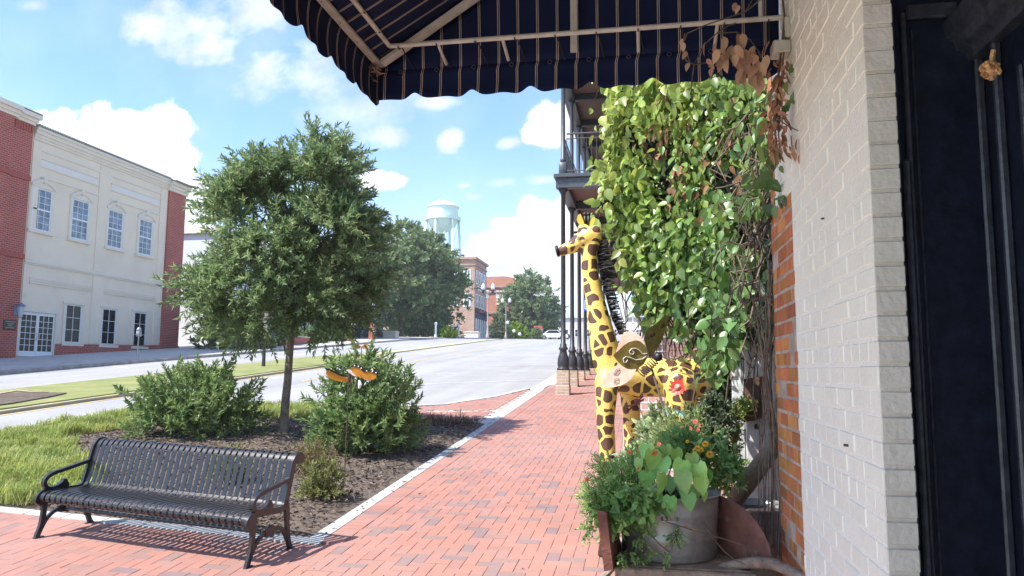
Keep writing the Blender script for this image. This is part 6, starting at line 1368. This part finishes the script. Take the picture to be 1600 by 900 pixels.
mass('pale_leafy_plant','pale green leafy plant under the giraffe belly','plant',[(1026,664,6.0,20,14),(1038,655,6.2,14,10),(1022,688,5.6,22,16),(1035,710,5.2,26,18),(1000,722,5.0,18,14)],'ovate',.05,.028,leafmat('pale_leaf',(.22,.33,.14),island=.35,trans=.3,c2=(.33,.40,.24),vscale=8),68,8,.10,36,smooth=True)
mass('hanging_stonecrop','pale green trailing stonecrop spilling from the rusty wall pocket','plant',[(1158,640,5.42,13,12),(1152,650,5.4,10,14),(1150,675,5.42,7,18),(1166,632,5.42,12,8),(1148,700,5.44,5,18)],'ovate',.016,.010,leafmat('stonecrop_leaf',(.26,.32,.09),island=.3,trans=.2),69,10,.04,60)
mass('lime_creeper','lime green creeper on the rim of the second tub','plant',[(1150,728,4.95,26,8),(1140,735,4.9,22,8),(1112,770,4.45,5,26),(1130,755,4.8,16,14)],'ovate',.020,.013,leafmat('lime_creeper_leaf',(.24,.36,.07),island=.3,trans=.3),70,8,.04,40,up=0)
mass('rear_shrub','loose leafy shrub filling the courtyard behind the giraffe','shrub',[(1120,600,6.9,30,26),(1145,560,6.8,26,30),(1150,610,6.6,24,30),(1175,540,6.6,20,20),(1125,640,6.6,24,24),(1100,640,7.0,20,24)],'ovate',.06,.034,leafmat('rear_leaf',(.07,.13,.04),island=.4,trans=.3,c2=(.13,.18,.06),vscale=5),71,8,.14,55)

# ---- metal garden ornaments
M_brz=mat('bronze_patina',(.27,.20,.055),.45,metal=.1,var=.3,vscale=14,bump=.1); M_pink=mat('pink_cream_enamel',(.84,.70,.56),.45,c2=(.72,.34,.26),vscale=5.0,detail=3); M_stk=mat('rusty_rod',(.075,.050,.038),.8,var=.3,vscale=30)
bf=thing('butterfly_ornament','large bronze and pink metal butterfly on a rod in front of the giraffe','ornament',at(1052,660,5.6))
def cp(a,c): return (920+a*.2,480+c*.2)
def plate(T,name,pts,Yf,th,m,parent=None):
    b=MB(); n=len(pts); c=(sum(p[0] for p in pts)/n,sum(p[1] for p in pts)/n); b.prism(pts,0,th,lambda a,cc,d:at(a,cc,Yf(a,cc)+d)); return b.build(name,m,parent or T)
YA=lambda a,c:5.62-(1012-a)*.0022; YB=lambda a,c:5.62+(a-1005)*.004; YC=lambda a,c:5.75
w1=plate(bf,'wing',[cp(*p) for p in ((190,380),(207,358),(235,335),(270,300),(310,274),(365,258),(395,264),(420,280),(440,305),(462,345),(470,362),(455,400),(430,445),(400,468),(370,482),(335,487),(300,482),(265,462),(240,440),(215,410))],YA,.006,M_brz)
w2=plate(bf,'wing',[cp(*p) for p in ((447,312),(436,265),(434,222),(448,190),(475,160),(510,138),(545,110),(580,75),(600,55),(614,72),(619,105),(610,150),(592,205),(568,262),(545,310),(510,358),(472,400),(462,360))],YB,.006,M_brz)
plate(bf,'wing',[cp(*p) for p in ((205,375),(225,310),(255,230),(275,195),(330,187),(370,200),(400,225),(425,258),(438,290),(400,290),(330,300))],YC,.006,M_pink)
plate(bf,'wing',[cp(*p) for p in ((88,612),(110,570),(150,512),(190,470),(230,447),(300,470),(372,478),(360,515),(330,560),(295,590),(250,612),(190,626),(140,628))],YC,.006,M_pink)
def swirl(par,pts,Yf,m,r=.0035):
    b=MB(); b.tube([at(*cp(a,c),Yf(*cp(a,c))-.004) for a,c in pts],r,5); b.build('scroll',m,par)
M_sc=mat('pale_scroll',(.80,.78,.70),.4)
swirl(w1,[(455,362),(420,365),(395,335),(365,320),(335,325),(317,345),(325,365),(345,368),(355,352),(340,340)],YA,M_sc,.0034); swirl(w1,[(450,380),(420,405),(370,412),(330,395),(290,385),(268,405),(275,430),(295,430),(303,410)],YA,M_sc,.0034)
swirl(w2,[(462,250),(480,215),(510,198),(518,215),(495,232),(480,222)],YB,M_blk,.004); swirl(w2,[(550,175),(565,135),(585,122),(590,145),(570,160)],YB,M_blk,.004)
for L in ([(200,520),(215,488),(240,478),(240,500),(215,525),(190,520)],[(195,590),(205,560),(235,555),(232,580),(205,592)]): 
    b=MB(); b.tube([at(*cp(a,c),5.745) for a,c in L],.0020,5); b.build('scroll',M_stk,bf)
b=MB(); P=[]; p0=at(*cp(405,525),5.56); p1=at(*cp(520,415),5.54)
for i in range(97):
    t=i/96; a=t*2*math.pi*8; c=p0.lerp(p1,t); ax=(p1-p0).normalized(); s=ax.orthogonal().normalized(); u=ax.cross(s); P.append(c+(s*math.cos(a)+u*math.sin(a))*.030)
b.tube(P,.0045,6); b.build('spring_body',M_stk,bf); b=MB(); b.ball(at(*cp(542,388),5.53),.033,14,9); b.build('head',M_blk,bf,True)
e=at(1056,700,5.45); b=MB(); b.tube([at(*cp(488,472),5.56),e,Vector((e.x+.10,5.4,gz(0,5.4)+.1))],.008,8); b.build('rod',M_stk,bf,True); b=MB(); b.tube([at(*cp(460,365),5.58),at(*cp(410,150),5.62),at(*cp(372,105),5.64)],.004,5); b.build('antenna',M_stk,bf)
fl=thing('flower_ornament','red painted metal daisy ornament on a rod beside the giraffe hind leg','ornament',at(1062,608,5.7)); c=at(1060,606,5.72)
n=Vector((-.35,-.85,.3)).normalized(); a_=n.orthogonal().normalized(); b_=n.cross(a_); b=MB(); rr=random.Random(3)
for i in range(13):
    q=2*math.pi*i/13; d=a_*math.cos(q)+b_*math.sin(q); s=n.cross(d); R=.075*rr.uniform(.8,1.15); f=n*.012
    b.add([c+s*.010,c-s*.010,c+d*R*.55-s*.017+f,c+d*R+f*2,c+d*R*.55+s*.017+f],[(0,1,2,3,4)])
ob=b.build('petal',mat('red_enamel',(.55,.03,.02),.35,var=.3,vscale=30),fl,fix=False); b=MB(); b.ball(c+n*.012,(.026,.020,.026),10,7); b.build('centre',mat('worn_pink_enamel',(.55,.30,.22),.5,var=.3,vscale=60),ob,True)
b=MB(); b.tube([c,at(1080,650,5.65),at(1086,720,5.6),at(1088,790,5.6)],.006,6); b.build('rod',M_stk,fl)
leaves('metal_leaf',np.array([at(1078,655,5.62),at(1080,656,5.62),at(1046,660,5.6)]),np.array([(-.8,-.1,.5),(.5,-.1,.9),(-.35,-.1,.95)]),np.array([(-.3,-1,.2)]*3),.15,.05,'lance',mat('teal_enamel',(.33,.52,.47),.45,var=.2),fl)
dg=thing('dragonfly_ornament','dark red metal dragonfly on a thin rod between the giraffe legs','ornament',at(1000,630,5.8)); b=MB(); b.tube([at(980,644,5.85),at(1004,618,5.8)],[.006,.011],7); b.build('body',mat('dark_red_metal',(.09,.022,.018),.4,metal=.3),dg,True)
for L in (((994,630),(977,634),(979,637),(995,633)),((995,627),(1007,622),(1006,626),(997,631)),((990,624),(998,622),(997,628),(991,630)),((998,620),(1004,612),(1005,617),(1000,624))): plate(dg,'wing',L,lambda a,c:5.79,.003,MATS['dark_red_metal'])
b=MB(); b.tube([at(996,629,5.81),at(1008,660,5.7),at(1020,720,5.6),at(1022,790,5.5)],.005,6); b.build('rod',M_stk,dg)
# monarch butterfly stake in the bed
mo=thing('butterfly_stake','orange and black metal butterfly on a thin stake in front of the tall shrub','ornament',(-3.62,8.72,.6)); Yb=8.72
def mp(a,c): return (490+a*.1,550+c*.1)
M_mon=mat('orange_enamel',(.62,.25,.02),.45,var=.2,vscale=18); 
Yl=lambda a,c:8.72-(545-a)*.004; Yr=lambda a,c:8.66+(a-548)*.003
plate(mo,'wing',[mp(*p) for p in ((185,335),(205,300),(245,270),(300,310),(380,350),(440,375),(500,385),(570,405),(612,440),(600,462),(540,470),(470,468),(400,462),(330,445),(260,410),(215,380))],Yl,.004,M_mon)
plate(mo,'wing_edge',[mp(*p) for p in ((120,195),(160,240),(215,262),(245,255),(330,300),(420,350),(505,372),(500,392),(440,382),(370,352),(300,318),(245,285),(205,292))],lambda a,c:Yl(a,c)-.006,.003,M_blk)
plate(mo,'wing',[mp(*p) for p in ((578,255),(600,232),(640,222),(700,238),(745,262),(770,300),(800,315),(850,300),(900,305),(950,325),(985,360),(978,395),(945,425),(885,445),(820,432),(740,402),(680,385),(640,360),(600,310))],Yr,.004,M_mon)
plate(mo,'wing_edge',[mp(*p) for p in ((575,240),(600,205),(650,195),(720,205),(770,240),(800,285),(850,280),(920,290),(990,312),(1040,330),(1000,345),(985,360),(940,325),(880,302),(800,318),(765,300),(735,262),(690,240),(630,228))],lambda a,c:Yr(a,c)-.006,.003,M_blk)
plate(mo,'wing_edge',[mp(*p) for p in ((505,280),(550,270),(580,275),(615,325),(660,370),(675,388),(620,372),(560,330))],lambda a,c:Yr(a,c)-.003,.003,mat('cream_enamel',(.75,.68,.55),.5))
b=MB(); 
for (a,c) in ((230,285),(280,315),(330,342),(395,365),(450,385),(640,215),(700,225),(745,255),(830,298),(920,305),(975,325)): b.ball(at(*mp(a,c),8.69 if a<560 else 8.655),.009,6,4)
b.build('wing_spot',M_white,mo); b=MB(); p=at(*mp(715,440),8.66); b.tube([p,p+Vector((.01,0,-.05)),p+Vector((0,0,-.10))],[.012,.026,.012],7); b.build('body_tag',M_white,mo)
b=MB(); b.tube([at(545,577,8.72),at(543,640,8.72),(-3.60,8.72,bedz(-3.6,8.7)-.05)],.007,7); b.build('stake',M_stk,mo); b=MB(); b.tube([at(548,575,8.70),at(546,598,8.70)],.013,7); b.tube([at(547,576,8.7),at(545,562,8.70)],.003,4); b.build('body',M_blk,mo)
m2=thing('butterfly_stake','second orange metal butterfly poking above the tall shrub','ornament',(-4.3,10.75,.75)); c=at(565,542,10.75)
for s,w in ((-1,.11),(1,.12)):
    b=MB(); b.prism([(0,0),(s*w*.5,.04),(s*w,.035),(s*w*1.1,.0),(s*w*.8,-.03),(s*w*.3,-.03)],0,.004,lambda a,cc,d:c+Vector((a,d-abs(a)*.5,cc))); b.build('wing',M_mon,m2)
b=MB(); b.tube([c,(c.x,c.y,bedz(c.x,c.y))],.006,6); b.build('stake',M_stk,m2)
# loose stake and rods leaning in the pots
q=thing('iron_rod','thin dark iron rod standing in the pots by the fence','rod',at(1128,700,5.2)); b=MB(); b.tube([at(1138,590,5.25),at(1128,690,5.2),at(1124,800,5.15)],.006,6); b.tube([at(1138,590,5.25),at(1141,584,5.25),at(1145,588,5.25),at(1142,594,5.25)],.005,5); b.build('shaft',M_stk,q)
